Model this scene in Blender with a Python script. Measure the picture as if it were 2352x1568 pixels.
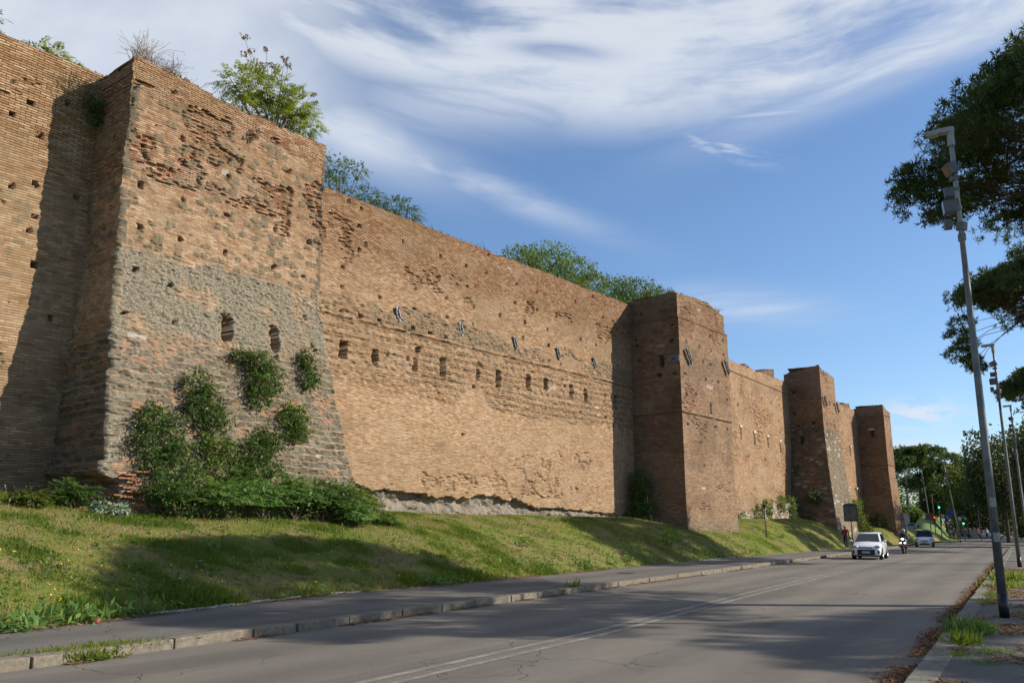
import bpy, bmesh, math, random
import numpy as np
from mathutils import Vector, Matrix
R = math.radians
rnd = random.Random(7)
NR = np.random.RandomState(11)
for o in list(bpy.data.objects): bpy.data.objects.remove(o)
SC = bpy.context.scene
COL = SC.collection

# ------------------------------------------------------------------ camera
# world: +X runs along the ancient wall, +Y goes into it, road surface at z = 0
cam_d = bpy.data.cameras.new('camera'); cam = bpy.data.objects.new('camera', cam_d); COL.objects.link(cam)
cam.location = (0, 0, 1.7)
cam.rotation_euler = (R(90 + 12.273), 0, -R(90 - 38.338))
cam_d.sensor_width = 36; cam_d.lens = 36 * 1972 / 2352
cam_d.clip_start = 0.1; cam_d.clip_end = 6000
SC.camera = cam

# ------------------------------------------------------------------ light
SUN_TO = Vector((0.584, -0.811, 0)).normalized() * math.cos(R(30)) + Vector((0, 0, math.sin(R(30))))
sd = bpy.data.lights.new('sun', 'SUN'); sd.energy = 5.0; sd.angle = R(0.55); sd.color = (1.0, 0.91, 0.78)
so = bpy.data.objects.new('sun', sd); COL.objects.link(so)
so.rotation_euler = (-SUN_TO).to_track_quat('-Z', 'Y').to_euler(); so.location = (20, -60, 60)
SC.view_settings.view_transform = 'Standard'; SC.view_settings.look = 'None'
SC.view_settings.gamma = 1; SC.view_settings.exposure = 0.50; SC.view_settings.use_curve_mapping = False


class NT:
    """small helper round a node tree"""
    def __init__(s, t): s.t = t; s.t.nodes.clear()
    def n(s, ty, **kw):
        x = s.t.nodes.new(ty)
        for k, v in kw.items():
            if k == 'inp':
                for a, b in v.items():
                    if isinstance(b, bpy.types.NodeSocket): s.t.links.new(b, x.inputs[a])
                    else: x.inputs[a].default_value = b
            else: setattr(x, k, v)
        return x
    def m(s, op, a, b=0.0, c=0.0, clamp=False):
        return s.n('ShaderNodeMath', operation=op, use_clamp=clamp, inp={0: a, 1: b, 2: c}).outputs[0]
    def add(s, a, b): return s.m('ADD', a, b)
    def sub(s, a, b): return s.m('SUBTRACT', a, b)
    def mul(s, a, b): return s.m('MULTIPLY', a, b)
    def ss(s, a, lo, hi, o0=0.0, o1=1.0):
        x = s.n('ShaderNodeMapRange', interpolation_type='SMOOTHSTEP', inp={'Value': a, 'From Min': lo, 'From Max': hi, 'To Min': o0, 'To Max': o1})
        return x.outputs[0]
    def xyz(s, x, y, z=0.0): return s.n('ShaderNodeCombineXYZ', inp={0: x, 1: y, 2: z}).outputs[0]
    def noise(s, v, sc, det=4.0, rough=.55, dist=0.0):
        return s.n('ShaderNodeTexNoise', inp={'Vector': v, 'Scale': sc, 'Detail': det, 'Roughness': rough, 'Distortion': dist}).outputs[0]
    def mix(s, f, a, b, bt='MIX'):
        x = s.n('ShaderNodeMix', data_type='RGBA', blend_type=bt)
        for k, v in ((0, f), (6, a), (7, b)):
            if isinstance(v, bpy.types.NodeSocket): s.t.links.new(v, x.inputs[k])
            else: x.inputs[k].default_value = v if k == 0 else (tuple(v) + (1,) if len(v) == 3 else v)
        return x.outputs[2]
    def ramp(s, f, stops):
        x = s.n('ShaderNodeValToRGB', inp={0: f}); e = x.color_ramp.elements
        while len(e) < len(stops): e.new(.5)
        for i, (p, c) in enumerate(stops): e[i].position = p; e[i].color = tuple(c) + (1,)
        return x.outputs[0]
    def scale(s, v, sc):
        return s.n('ShaderNodeVectorMath', operation='MULTIPLY', inp={0: v, 1: sc}).outputs[0]


# ------------------------------------------------------------------ sky
W = bpy.data.worlds.new('World'); SC.world = W; W.use_nodes = True
def build_sky():
    T = NT(W.node_tree)
    sky = T.n('ShaderNodeTexSky', sky_type='NISHITA', sun_disc=False, sun_elevation=R(30), sun_rotation=R(144.2),
              altitude=50, air_density=1.0, dust_density=0.35, ozone_density=4.5)
    tc = T.n('ShaderNodeTexCoord').outputs['Generated']
    # horizontal axes of the sky: f along heading 38.3 deg, r to the right of it
    dot = lambda v: T.n('ShaderNodeVectorMath', operation='DOT_PRODUCT', inp={0: tc, 1: v}).outputs['Value']
    ca, sa = math.cos(R(38.338)), math.sin(R(38.338))
    f = dot((ca, sa, 0)); r = dot((sa, -ca, 0)); z = dot((0, 0, 1))
    fz = T.m('MAXIMUM', f, 0.08)
    x = T.m('DIVIDE', r, fz); y = T.m('DIVIDE', z, fz)
    # cirrus fibres follow shallow arcs
    dx = T.sub(x, 0.15)
    right = T.m('MAXIMUM', dx, 0.0); left = T.m('MINIMUM', dx, 0.0)
    arc = T.add(T.mul(T.mul(right, right), 0.50), T.mul(T.mul(left, left), 0.50))
    t = T.sub(y, arc)                                # constant along a fibre
    warp = T.noise(T.xyz(T.mul(x, 1.0), T.mul(y, 1.6), 3.1), 2.6, 2)
    tw = T.add(t, T.mul(T.sub(warp, .5), 0.07))
    fib = T.add(T.mul(T.noise(T.xyz(T.mul(x, 1.6), T.mul(tw, 6.0), 0), 2.2, 6, .56, .10), .78), T.mul(T.noise(T.xyz(T.mul(x, 3.2), T.mul(t, 3.5), 9), 3.5, 4, .55), .22))
    fib2 = T.noise(T.xyz(T.mul(x, 4.0), T.mul(tw, 40.0), 4), 1.6, 5, .6)
    soft = T.noise(T.xyz(x, T.mul(y, 1.3), 7), 5.0, 4)
    def g(px, py, sx, sy, rot):
        c, s_ = math.cos(rot), math.sin(rot)
        ux = T.sub(x, px); uy = T.sub(y, py)
        a = T.add(T.mul(ux, c / sx), T.mul(uy, s_ / sx)); b = T.sub(T.mul(uy, c / sy), T.mul(ux, s_ / sy))
        q = T.add(T.mul(a, a), T.mul(b, b))
        return T.m('EXPONENT', T.mul(q, -1.0))
    sheet = T.ss(tw, .455, .545)
    thr = T.add(T.mul(fib, .92), T.mul(fib2, .08))
    dens = T.mul(sheet, T.ss(thr, .33, .57, .18, 1.0))
    veil = T.mul(T.mul(T.ss(x, -.08, -.34), T.ss(y, .40, .50)), T.ss(soft, .25, .65, .72, 1.0))
    tail = T.mul(g(-.09, .440, .17, .018, -.40), T.ss(fib, .36, .56, .25, 1.0))
    tailb = T.mul(g(-.20, .485, .13, .04, -.40), T.ss(fib, .30, .55, .6, 1.0))
    core = T.mul(g(.10, .56, .30, .055, .12), T.ss(fib2, .25, .6, .65, 1.0))
    core2 = T.mul(g(.52, .60, .24, .030, .42), T.ss(fib2, .25, .6, .6, 1.0))
    hole = T.mul(T.m('MAXIMUM', g(-.075, .522, .12, .022, -.22), g(.06, .60, .06, .012, -.1)), .8)
    puff = T.mul(g(.258, .468, .055, .014, -.28), T.ss(T.noise(T.xyz(T.add(x, T.mul(y, 1.2)), T.mul(y, 3.4), 3), 17.0, 6, .62), .40, .66, 0.0, .8))
    line = T.mul(g(.325, .512, .075, .0045, .10), .6)
    hz1 = T.mul(g(.275, .262, .10, .022, -.05), T.ss(fib2, .3, .7, .25, .6))
    pn = T.noise(T.xyz(T.mul(x, 1.0), T.mul(y, 3.0), 1), 26.0, 5)
    hz2 = T.mul(g(.475, .131, .045, .016, 0.05), T.ss(pn, .40, .56, 0.0, .95))
    hz3 = T.mul(g(.50, .092, .10, .010, 0.0), T.ss(pn, .36, .6, .2, .8))
    tot = T.mul(dens, T.sub(1.0, hole))
    for q in (veil, tail, tailb, core, T.mul(core2, .95), puff, line, hz1, hz2, hz3):
        tot = T.m('MAXIMUM', tot, q)
    tot = T.mul(T.m('MINIMUM', tot, 1.0), .90)
    front = T.ss(f, .06, .25)
    other = T.ss(T.noise(T.scale(tc, (1.0, 1.0, 3.0)), 2.2, 5), .5, .8, 0.0, .3)
    tot = T.add(T.mul(tot, front), T.mul(other, T.sub(1.0, front)))
    b1 = T.n('ShaderNodeBackground', inp={0: sky.outputs[0], 1: 0.114})
    tint = T.mix(1.0, sky.outputs[0], (.98, 1.0, 1.03), 'MULTIPLY'); T.t.links.new(tint, b1.inputs[0])
    cc = T.ramp(T.add(T.mul(fib, .6), T.mul(T.ss(y, .3, 1.2), .5)), [(0.2, (.72, .78, .87)), (.9, (.68, .71, .76))])
    b2 = T.n('ShaderNodeBackground', inp={0: cc, 1: 0.74})
    ms = T.n('ShaderNodeMixShader', inp={0: tot, 1: b1.outputs[0], 2: b2.outputs[0]})
    T.n('ShaderNodeOutputWorld', inp={0: ms.outputs[0]})
build_sky()

# ------------------------------------------------------------------ numpy noise
def h2(ix, iy, seed=0):
    a = (ix.astype(np.int64) * 374761393 + iy.astype(np.int64) * 668265263 + seed * 1442695041) & 0xffffffff
    a = ((a ^ (a >> 13)) * 1274126177) & 0xffffffff
    a = ((a ^ (a >> 16)) * 2246822519) & 0xffffffff
    return ((a ^ (a >> 15)) & 0xffffff) / float(0xffffff)
def vn(x, y, seed=0):
    x = np.asarray(x, float); y = np.asarray(y, float)
    ix = np.floor(x); iy = np.floor(y); fx = x - ix; fy = y - iy
    fx = fx * fx * (3 - 2 * fx); fy = fy * fy * (3 - 2 * fy)
    a = h2(ix, iy, seed); b = h2(ix + 1, iy, seed); c = h2(ix, iy + 1, seed); d = h2(ix + 1, iy + 1, seed)
    return (a * (1 - fx) + b * fx) * (1 - fy) + (c * (1 - fx) + d * fx) * fy
def fbm(x, y, seed=0, o=4):
    s = 0; a = 1; t = 0
    for i in range(o):
        s = s + a * vn(x * 2 ** i, y * 2 ** i, seed + i * 17); t += a; a *= .5
    return s / t
def worley(x, y, seed=0):
    ix = np.floor(x); iy = np.floor(y)
    f1 = np.full(x.shape, 9.); f2 = np.full(x.shape, 9.); cid = np.zeros(x.shape)
    for di in (-1, 0, 1):
        for dj in (-1, 0, 1):
            cx = ix + di; cy = iy + dj
            px = cx + .5 + (h2(cx, cy, seed) - .5) * .75; py = cy + .5 + (h2(cx, cy, seed + 5) - .5) * .55
            d = np.hypot(px - x, py - y); hh = h2(cx, cy, seed + 9)
            m = d < f1
            f2 = np.where(m, f1, np.minimum(f2, d)); cid = np.where(m, hh, cid); f1 = np.where(m, d, f1)
    return f1, f2, cid
def sst(x, a, b):
    t = np.clip((x - a) / (b - a), 0, 1); return t * t * (3 - 2 * t)
def interp(x, pts): return np.interp(x, [p[0] for p in pts], [p[1] for p in pts])

# ------------------------------------------------------------------ object helpers
def tag(o, label=None, cat=None, group=None, kind=None):
    if label: o['label'] = label
    if cat: o['category'] = cat
    if group: o['group'] = group
    if kind: o['kind'] = kind
    return o
def empty(name, loc, label, cat, group=None, rz=0):
    o = bpy.data.objects.new(name, None); COL.objects.link(o); o.location = loc; o.rotation_euler = (0, 0, rz)
    o.empty_display_size = .3
    return tag(o, label, cat, group)
def link(name, me, mat=None, parent=None, local=False):
    o = bpy.data.objects.new(name, me); COL.objects.link(o)
    if mat is not None:
        me.materials.clear()
        for m in (mat if isinstance(mat, (list, tuple)) else [mat]): me.materials.append(m)
    if parent is not None:
        o.parent = parent
        if not local: o.matrix_parent_inverse = Matrix.LocRotScale(parent.location, parent.rotation_euler, None).inverted()
    return o
def mesh_np(name, V, F, smooth=False, attrs=None, uv=None, fmat=None):
    """V (n,3); F (m,k) int array or list of such arrays"""
    me = bpy.data.meshes.new(name)
    Fs = [f for f in (F if isinstance(F, list) else [F]) if len(f)]
    V = np.asarray(V, np.float32)
    me.vertices.add(len(V)); me.vertices.foreach_set('co', V.ravel())
    loops = np.concatenate([f.ravel() for f in Fs]).astype(np.int32)
    tot = np.concatenate([np.full(len(f), f.shape[1]) for f in Fs]).astype(np.int32)
    st = np.concatenate([[0], np.cumsum(tot)[:-1]]).astype(np.int32)
    me.loops.add(len(loops)); me.loops.foreach_set('vertex_index', loops)
    me.polygons.add(len(tot)); me.polygons.foreach_set('loop_start', st); me.polygons.foreach_set('loop_total', tot)
    if smooth: me.polygons.foreach_set('use_smooth', np.ones(len(tot), bool))
    if fmat is not None: me.polygons.foreach_set('material_index', np.asarray(fmat, np.int32))
    if uv is not None:
        l = me.uv_layers.new(name='UVMap'); l.data.foreach_set('uv', np.asarray(uv, np.float32)[loops].ravel())
    for k, a in (attrs or {}).items():
        a = np.asarray(a, np.float32)
        if a.ndim == 1:
            at = me.attributes.new(k, 'FLOAT', 'POINT'); at.data.foreach_set('value', a)
        else:
            at = me.attributes.new(k, 'FLOAT_COLOR', 'POINT'); at.data.foreach_set('color', a.ravel())
    me.update(calc_edges=True); me.validate()
    return me

class MB:
    """collects simple solids into ONE mesh"""
    def __init__(s): s.v = []; s.f = []; s.mi = []; s.cur = 0
    def raw(s, v, f):
        n = len(s.v); s.v += [tuple(p) for p in v]; s.f += [tuple(i + n for i in q) for q in f]; s.mi += [s.cur] * len(f); return s
    def box(s, c, d, rz=0, rx=0, ry=0):
        M = Matrix.Translation(c) @ Matrix.Rotation(rz, 4, 'Z') @ Matrix.Rotation(rx, 4, 'X') @ Matrix.Rotation(ry, 4, 'Y')
        v = [M @ Vector((x * d[0] / 2, y * d[1] / 2, z * d[2] / 2)) for x in (-1, 1) for y in (-1, 1) for z in (-1, 1)]
        return s.raw(v, [(0, 1, 3, 2), (4, 6, 7, 5), (0, 4, 5, 1), (2, 3, 7, 6), (0, 2, 6, 4), (1, 5, 7, 3)])
    def tube(s, pts, rad, n=8, cap=True):
        pts = [Vector(p) for p in pts]
        rad = rad if isinstance(rad, (list, tuple)) else [rad] * len(pts)
        rings = []; up = None
        for i, p in enumerate(pts):
            t = (pts[min(i + 1, len(pts) - 1)] - pts[max(i - 1, 0)])
            if t.length < 1e-9: t = Vector((0, 0, 1))
            t.normalize()
            if up is None: up = Vector((0, 0, 1)) if abs(t.z) < .9 else Vector((1, 0, 0))
            a = t.cross(up).normalized(); b = t.cross(a).normalized(); up = -b if False else up
            rings.append([p + (a * math.cos(2 * math.pi * k / n) + b * math.sin(2 * math.pi * k / n)) * rad[i] for k in range(n)])
        v = [q for r_ in rings for q in r_]; f = []
        for i in range(len(rings) - 1):
            for k in range(n):
                f.append((i * n + k, i * n + (k + 1) % n, (i + 1) * n + (k + 1) % n, (i + 1) * n + k))
        if cap: f.append(tuple(range(n))[::-1]); f.append(tuple(range(len(v) - n, len(v))))
        return s.raw(v, f)
    def ball(s, c, r, seg=12, rng=8, M=None):
        r = r if isinstance(r, (list, tuple)) else (r, r, r); v = []; f = []
        for i in range(rng + 1):
            th = math.pi * i / rng
            for k in range(seg):
                ph = 2 * math.pi * k / seg
                q = Vector((r[0] * math.sin(th) * math.cos(ph), r[1] * math.sin(th) * math.sin(ph), r[2] * math.cos(th)))
                if M is not None: q = M @ q
                v.append(Vector(c) + q)
        for i in range(rng):
            for k in range(seg):
                f.append((i * seg + k, (i + 1) * seg + k, (i + 1) * seg + (k + 1) % seg, i * seg + (k + 1) % seg))
        return s.raw(v, f)
    def disc(s, c, ax, r, w, n=20):
        ax = Vector(ax).normalized(); c = Vector(c)
        return s.tube([c - ax * w / 2, c + ax * w / 2], [r, r], n)
    def prism(s, poly, y0, y1, M=None):
        """poly in the x-z plane extruded along y"""
        n = len(poly); v = [Vector((x, y0, z)) for x, z in poly] + [Vector((x, y1, z)) for x, z in poly]
        if M is not None: v = [M @ q for q in v]
        f = [tuple(range(n)), tuple(range(2 * n - 1, n - 1, -1))] + [(i, n + i, n + (i + 1) % n, (i + 1) % n) for i in range(n)]
        return s.raw(v, f)
    def mesh(s, name, smooth=False):
        me = bpy.data.meshes.new(name); me.from_pydata([tuple(p) for p in s.v], [], s.f)
        me.polygons.foreach_set('material_index', s.mi)
        bm = bmesh.new(); bm.from_mesh(me); bmesh.ops.remove_doubles(bm, verts=bm.verts, dist=1e-5)
        bmesh.ops.recalc_face_normals(bm, faces=bm.faces)
        if smooth:
            for f in bm.faces: f.smooth = True
        bm.to_mesh(me); bm.free(); me.update(); return me
    def build(s, name, mat, parent=None, smooth=False, bevel=0, local=False, sub=0):
        o = link(name, s.mesh(name, smooth), mat, parent, local)
        if bevel:
            b = o.modifiers.new('b', 'BEVEL'); b.width = bevel; b.segments = 2; b.limit_method = 'ANGLE'; b.angle_limit = R(40)
        if sub:
            b = o.modifiers.new('s', 'SUBSURF'); b.levels = sub; b.render_levels = sub
        return o

# ------------------------------------------------------------------ materials
def newmat(name):
    m = bpy.data.materials.new(name); m.use_nodes = True; return m, NT(m.node_tree)
def finish(T, col, rough=.9, bump=None, dist=.02, strength=1.0, **kw):
    inp = {'Base Color': col if isinstance(col, bpy.types.NodeSocket) else tuple(col) + (1,), 'Roughness': rough}
    inp.update(kw)
    if bump is not None:
        b = T.n('ShaderNodeBump', inp={'Height': bump, 'Distance': dist, 'Strength': strength}); inp['Normal'] = b.outputs[0]
    p = T.n('ShaderNodeBsdfPrincipled', inp=inp)
    T.n('ShaderNodeOutputMaterial', inp={0: p.outputs[0]})
_pm = {}
def paint(name, col, rough=.5, metal=0.0, var=.15, sc=6.0, coat=0.0, spec=.5):
    col = tuple(.72 * x for x in col)
    if name in _pm: return _pm[name]
    m, T = newmat(name)
    tc = T.n('ShaderNodeTexCoord').outputs['Object']
    n = T.noise(tc, sc, 5)
    c = T.mix(T.ss(n, .3, .7), tuple(x * (1 - var) for x in col), tuple(min(1, x * (1 + var)) for x in col))
    finish(T, c, rough, None, **{'Metallic': metal, 'Coat Weight': coat, 'Specular IOR Level': spec})
    _pm[name] = m; return m
def emis(name, col, st, base=(.1, .1, .1)):
    m, T = newmat(name)
    p = T.n('ShaderNodeBsdfPrincipled', inp={'Base Color': base + (1,), 'Emission Color': col + (1,), 'Emission Strength': st})
    T.n('ShaderNodeOutputMaterial', inp={0: p.outputs[0]}); return m
def leafmat(name, stops, trans=.35, rough=.55, dry=None):
    m, T = newmat(name)
    v = T.n('ShaderNodeAttribute', attribute_name='var').outputs['Fac']
    geo = T.n('ShaderNodeNewGeometry').outputs['Position']
    n = T.noise(geo, .9, 3)
    f = T.add(T.mul(v, .7), T.mul(T.ss(n, .3, .7), .3))
    c = T.ramp(f, stops)
    d = T.n('ShaderNodeBsdfPrincipled', inp={'Base Color': c, 'Roughness': rough, 'Specular IOR Level': .3})
    t = T.n('ShaderNodeBsdfTranslucent', inp={0: T.mix(.5, c, (.25, .32, .03), 'MIX')})
    ms = T.n('ShaderNodeMixShader', inp={0: trans, 1: d.outputs[0], 2: t.outputs[0]})
    T.n('ShaderNodeOutputMaterial', inp={0: ms.outputs[0]}); return m

K_M = .80
def masonry_mat(name, course, bw=.30, tint=(1, 1, 1), red=0.0, jitter=.012, mul=(1.0, 1.0, 1.0)):
    """brick facing: za = (grey lichen, stone, stone tone, painted joint shade); zb = (pale, raw red, stain, white)"""
    m, T = newmat(name)
    uv = T.n('ShaderNodeUVMap', uv_map='UVMap').outputs[0]
    za = T.n('ShaderNodeSeparateColor', inp={0: T.n('ShaderNodeAttribute', attribute_name='za').outputs['Color']})
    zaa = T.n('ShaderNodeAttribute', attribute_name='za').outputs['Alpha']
    zb = T.n('ShaderNodeSeparateColor', inp={0: T.n('ShaderNodeAttribute', attribute_name='zb').outputs['Color']})
    zba = T.n('ShaderNodeAttribute', attribute_name='zb').outputs['Alpha']
    grey, stone, tone = za.outputs[0], za.outputs[1], za.outputs[2]
    pale, raw, stain_shade = zb.outputs[0], zb.outputs[1], zb.outputs[2]
    wob = T.n('ShaderNodeTexNoise', inp={'Vector': uv, 'Scale': 3.2, 'Detail': 3.0}).outputs['Color']
    wv = T.scale(T.n('ShaderNodeVectorMath', operation='SUBTRACT', inp={0: wob, 1: (.5, .5, .5)}).outputs[0], (.16, jitter * 2, 0))
    uvw = T.n('ShaderNodeVectorMath', operation='ADD', inp={0: uv, 1: wv}).outputs[0]
    def brick(w, seed):
        return T.n('ShaderNodeTexBrick', offset=.5, offset_frequency=2, squash=1.0, inp={
            'Vector': uvw, 'Color1': (0, 0, 0, 1), 'Color2': (1, 1, 1, 1), 'Mortar': (0, 0, 0, 1), 'Scale': 1.0,
            'Mortar Size': course * .16, 'Mortar Smooth': .25, 'Bias': 0.0, 'Brick Width': w, 'Row Height': course})
    br = brick(bw, 0); joint = br.outputs['Fac']
    rv = T.n('ShaderNodeSeparateColor', inp={0: br.outputs['Color']}).outputs[0]
    big = T.noise(uv, .35, 4); mid = T.noise(uv, 2.3, 5, .6); fine = T.noise(uv, 19.0, 4, .65); grain = T.noise(uv, 70.0, 2)
    f = T.add(T.add(T.mul(rv, .78), T.mul(T.ss(mid, .25, .75), .20)), T.mul(T.ss(fine, .3, .7), .14))
    t = lambda c: tuple(c[i] * tint[i] for i in range(3))
    bc = T.ramp(f, [(0.0, t((.150, .066, .034))), (.22, t((.285, .130, .062))), (.48, t((.400, .205, .105))), (.72, t((.480, .280, .150))), (1.0, t((.600, .430, .280)))])
    bp = T.ramp(f, [(0.0, t((.270, .140, .075))), (.35, t((.430, .250, .130))), (.7, t((.540, .345, .195))), (1.0, t((.660, .480, .320)))])
    br_ = T.ramp(f, [(0.0, t((.120, .050, .030))), (.4, t((.340, .120, .060))), (.75, t((.480, .190, .095))), (1.0, t((.640, .400, .270)))])
    c = T.mix(pale, bc, bp); c = T.mix(T.mul(raw, .6), c, br_)
    # warm / cool drift over the whole wall
    c = T.mix(T.ss(big, .42, .66, 0.0, .45), c, t((.330, .215, .110)))
    c = T.mix(T.ss(T.noise(T.scale(uv, (.8, 1.3, 1)), .55, 5, .6), .50, .64, 0.0, .42), c, t((.560, .390, .265)))
    c = T.mix(T.ss(T.noise(T.scale(uv, (.5, 1.5, 1)), .8, 5, .65), .54, .68, 0.0, .40), c, t((.185, .110, .065)))
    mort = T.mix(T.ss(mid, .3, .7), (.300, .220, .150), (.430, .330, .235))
    mort = T.mix(zaa, mort, (.085, .055, .038))  # shade of deep joints painted as dark mortar
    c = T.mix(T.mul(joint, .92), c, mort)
    # smeared mortar hiding bricks in places
    smear = T.mul(T.ss(T.noise(uv, 5.5, 5, .7), .56, .70), T.sub(1.0, zaa))
    c = T.mix(T.mul(smear, .65), c, T.mix(fine, (.34, .24, .16), (.50, .38, .27)))
    # stones
    st = T.ramp(T.add(T.mul(tone, .75), T.mul(fine, .25)), [(0.0, (.085, .073, .055)), (.35, (.150, .126, .090)), (.65, (.235, .180, .115)), (1.0, (.360, .245, .135))])
    c = T.mix(stone, c, st)
    # rubble: flattish dark blocks in rough courses with thin brick levelling
    rub = T.n('ShaderNodeAttribute', attribute_name='rub').outputs['Fac']
    wob2 = T.scale(T.n('ShaderNodeVectorMath', operation='SUBTRACT', inp={0: T.n('ShaderNodeTexNoise', inp={'Vector': uv, 'Scale': 1.6, 'Detail': 4.0, 'Roughness': .6}).outputs['Color'], 1: (.5, .5, .5)}).outputs[0], (.60, .34, 0))
    uv2 = T.scale(T.n('ShaderNodeVectorMath', operation='ADD', inp={0: uv, 1: wob2}).outputs[0], (2.6, 1, 0))
    def blocks(w, h, ms):
        b = T.n('ShaderNodeTexBrick', offset=.43, offset_frequency=2, squash=.75, squash_frequency=3, inp={'Vector': uv2, 'Color1': (0, 0, 0, 1), 'Color2': (1, 1, 1, 1), 'Mortar': (0, 0, 0, 1), 'Scale': 1.0, 'Mortar Size': ms, 'Mortar Smooth': .12, 'Brick Width': w, 'Row Height': h})
        return T.n('ShaderNodeSeparateColor', inp={0: b.outputs['Color']}).outputs[0], b.outputs['Fac']
    kr, kf = blocks(.92, .235, .032)
    isst = T.mul(T.mul(T.sub(1.0, kf), T.ss(kr, .14, .20)), rub)
    blk = T.ramp(T.add(T.mul(kr, .6), T.mul(fine, .4)), [(.2, (.095, .080, .055)), (.45, (.155, .132, .092)), (.65, (.212, .182, .130)), (.9, (.285, .248, .180))])
    c = T.mix(T.mul(rub, T.ss(T.noise(uv, 6.0, 5, .7), .42, .62, .15, .75)), c, T.mix(mid, (.19, .15, .10), (.37, .305, .22)))
    c = T.mix(T.mul(T.mul(rub, T.sub(1.0, kf)), T.ss(kr, .13, .18, .40, 0.0)), c, T.mix(fine, (.30, .12, .055), (.46, .22, .11)))
    c = T.mix(isst, c, blk)
    edge2 = T.mul(T.mul(T.ss(kf, .05, .5), T.ss(kf, .5, .95, 1.0, 0.0)), T.mul(rub, T.ss(kr, .14, .20)))
    c = T.mix(T.mul(edge2, .62), c, (.05, .038, .028))
    # lichen crust
    lic = T.ramp(T.add(T.mul(T.noise(T.scale(uv, (1.0, 1.5, 1)), 12.0, 6, .8), .8), T.mul(fine, .2)), [(.36, (.045, .034, .022)), (.45, (.170, .137, .092)), (.53, (.315, .268, .195)), (.66, (.510, .452, .350))])
    lf = T.mul(grey, T.ss(T.add(T.noise(T.scale(uv, (.7, 1.6, 1)), 5.0, 7, .78), T.mul(T.sub(grey, .5), .30)), .42, .56))
    c = T.mix(lf, c, lic)
    # rain streaks, wall staining, and shade painted into holes and under ledges
    streak = T.noise(T.scale(uv, (5.0, .35, 1)), 1.2, 4)
    dk = T.add(T.mul(T.ss(streak, .52, .75), .16), T.mul(stain_shade, .72))
    c = T.mix(T.m('MINIMUM', dk, .85), c, (.075, .055, .040))
    c = T.mix(zba, c, (.62, .58, .52))
    c = T.mix(T.ss(grain, .35, .7, .0, .22), c, (.12, .09, .07))
    c = T.mix(1.0, c, (K_M * mul[0], K_M * mul[1] * 1.03, K_M * mul[2] * 1.03), 'MULTIPLY')
    hgt = T.add(T.sub(T.mul(fine, .5), T.mul(joint, T.sub(1.0, T.mul(stone, .9)))), T.add(T.mul(mid, .5), T.mul(grain, .15)))
    hgt = T.add(hgt, T.mul(rub, T.mul(T.sub(isst, kf), 1.1)))
    finish(T, c, .95, hgt, .02, .75, **{'Specular IOR Level': .15})
    return m

CA = .083
CT = .072
CC = .068
M_A = masonry_mat('masonry_tower_patchwork', CT, .25, mul=(1.0, 1.0, 1.02))
M_L = masonry_mat('masonry_long_courses', CA, .34, (1.0, 1.0, .95))
M_C = masonry_mat('masonry_curtain', CC, .22, (1.0, .97, .93))
M_B = masonry_mat('masonry_brown_tower', CA, .30, (.78, .74, .74))
M_D = masonry_mat('masonry_far', CA, .30, (.84, .76, .72))
M_F = masonry_mat('masonry_far_wall', CA, .26, (1.0, .95, .90))
def mat_concrete():
    m, T = newmat('rubble_core'); g = T.n('ShaderNodeNewGeometry').outputs['Position']
    a = T.noise(g, 2.5, 6, .7); b = T.noise(g, 14.0, 5, .7)
    c = T.ramp(T.add(T.mul(a, .5), T.mul(b, .5)), [(.3, (.09, .07, .05)), (.48, (.20, .17, .135)), (.6, (.28, .245, .20)), (.75, (.36, .32, .26))])
    finish(T, c, .95, b, .05, 1.0, **{'Specular IOR Level': .1}); return m
M_CORE = mat_concrete()
def mat_voidm():
    m, T = newmat('slit_darkness'); g = T.n('ShaderNodeNewGeometry').outputs['Position']
    finish(T, T.mix(T.noise(g, 6.0), (.020, .014, .010), (.055, .038, .026)), 1.0, None); return m
M_VOID = mat_voidm()
M_PLATE = paint('galvanised_plate', (.20, .23, .25), .55, .3, .25, 9)
M_PLATE_RIB = paint('plate_rib', (.07, .08, .09), .5, .3, .2, 9)

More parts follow.
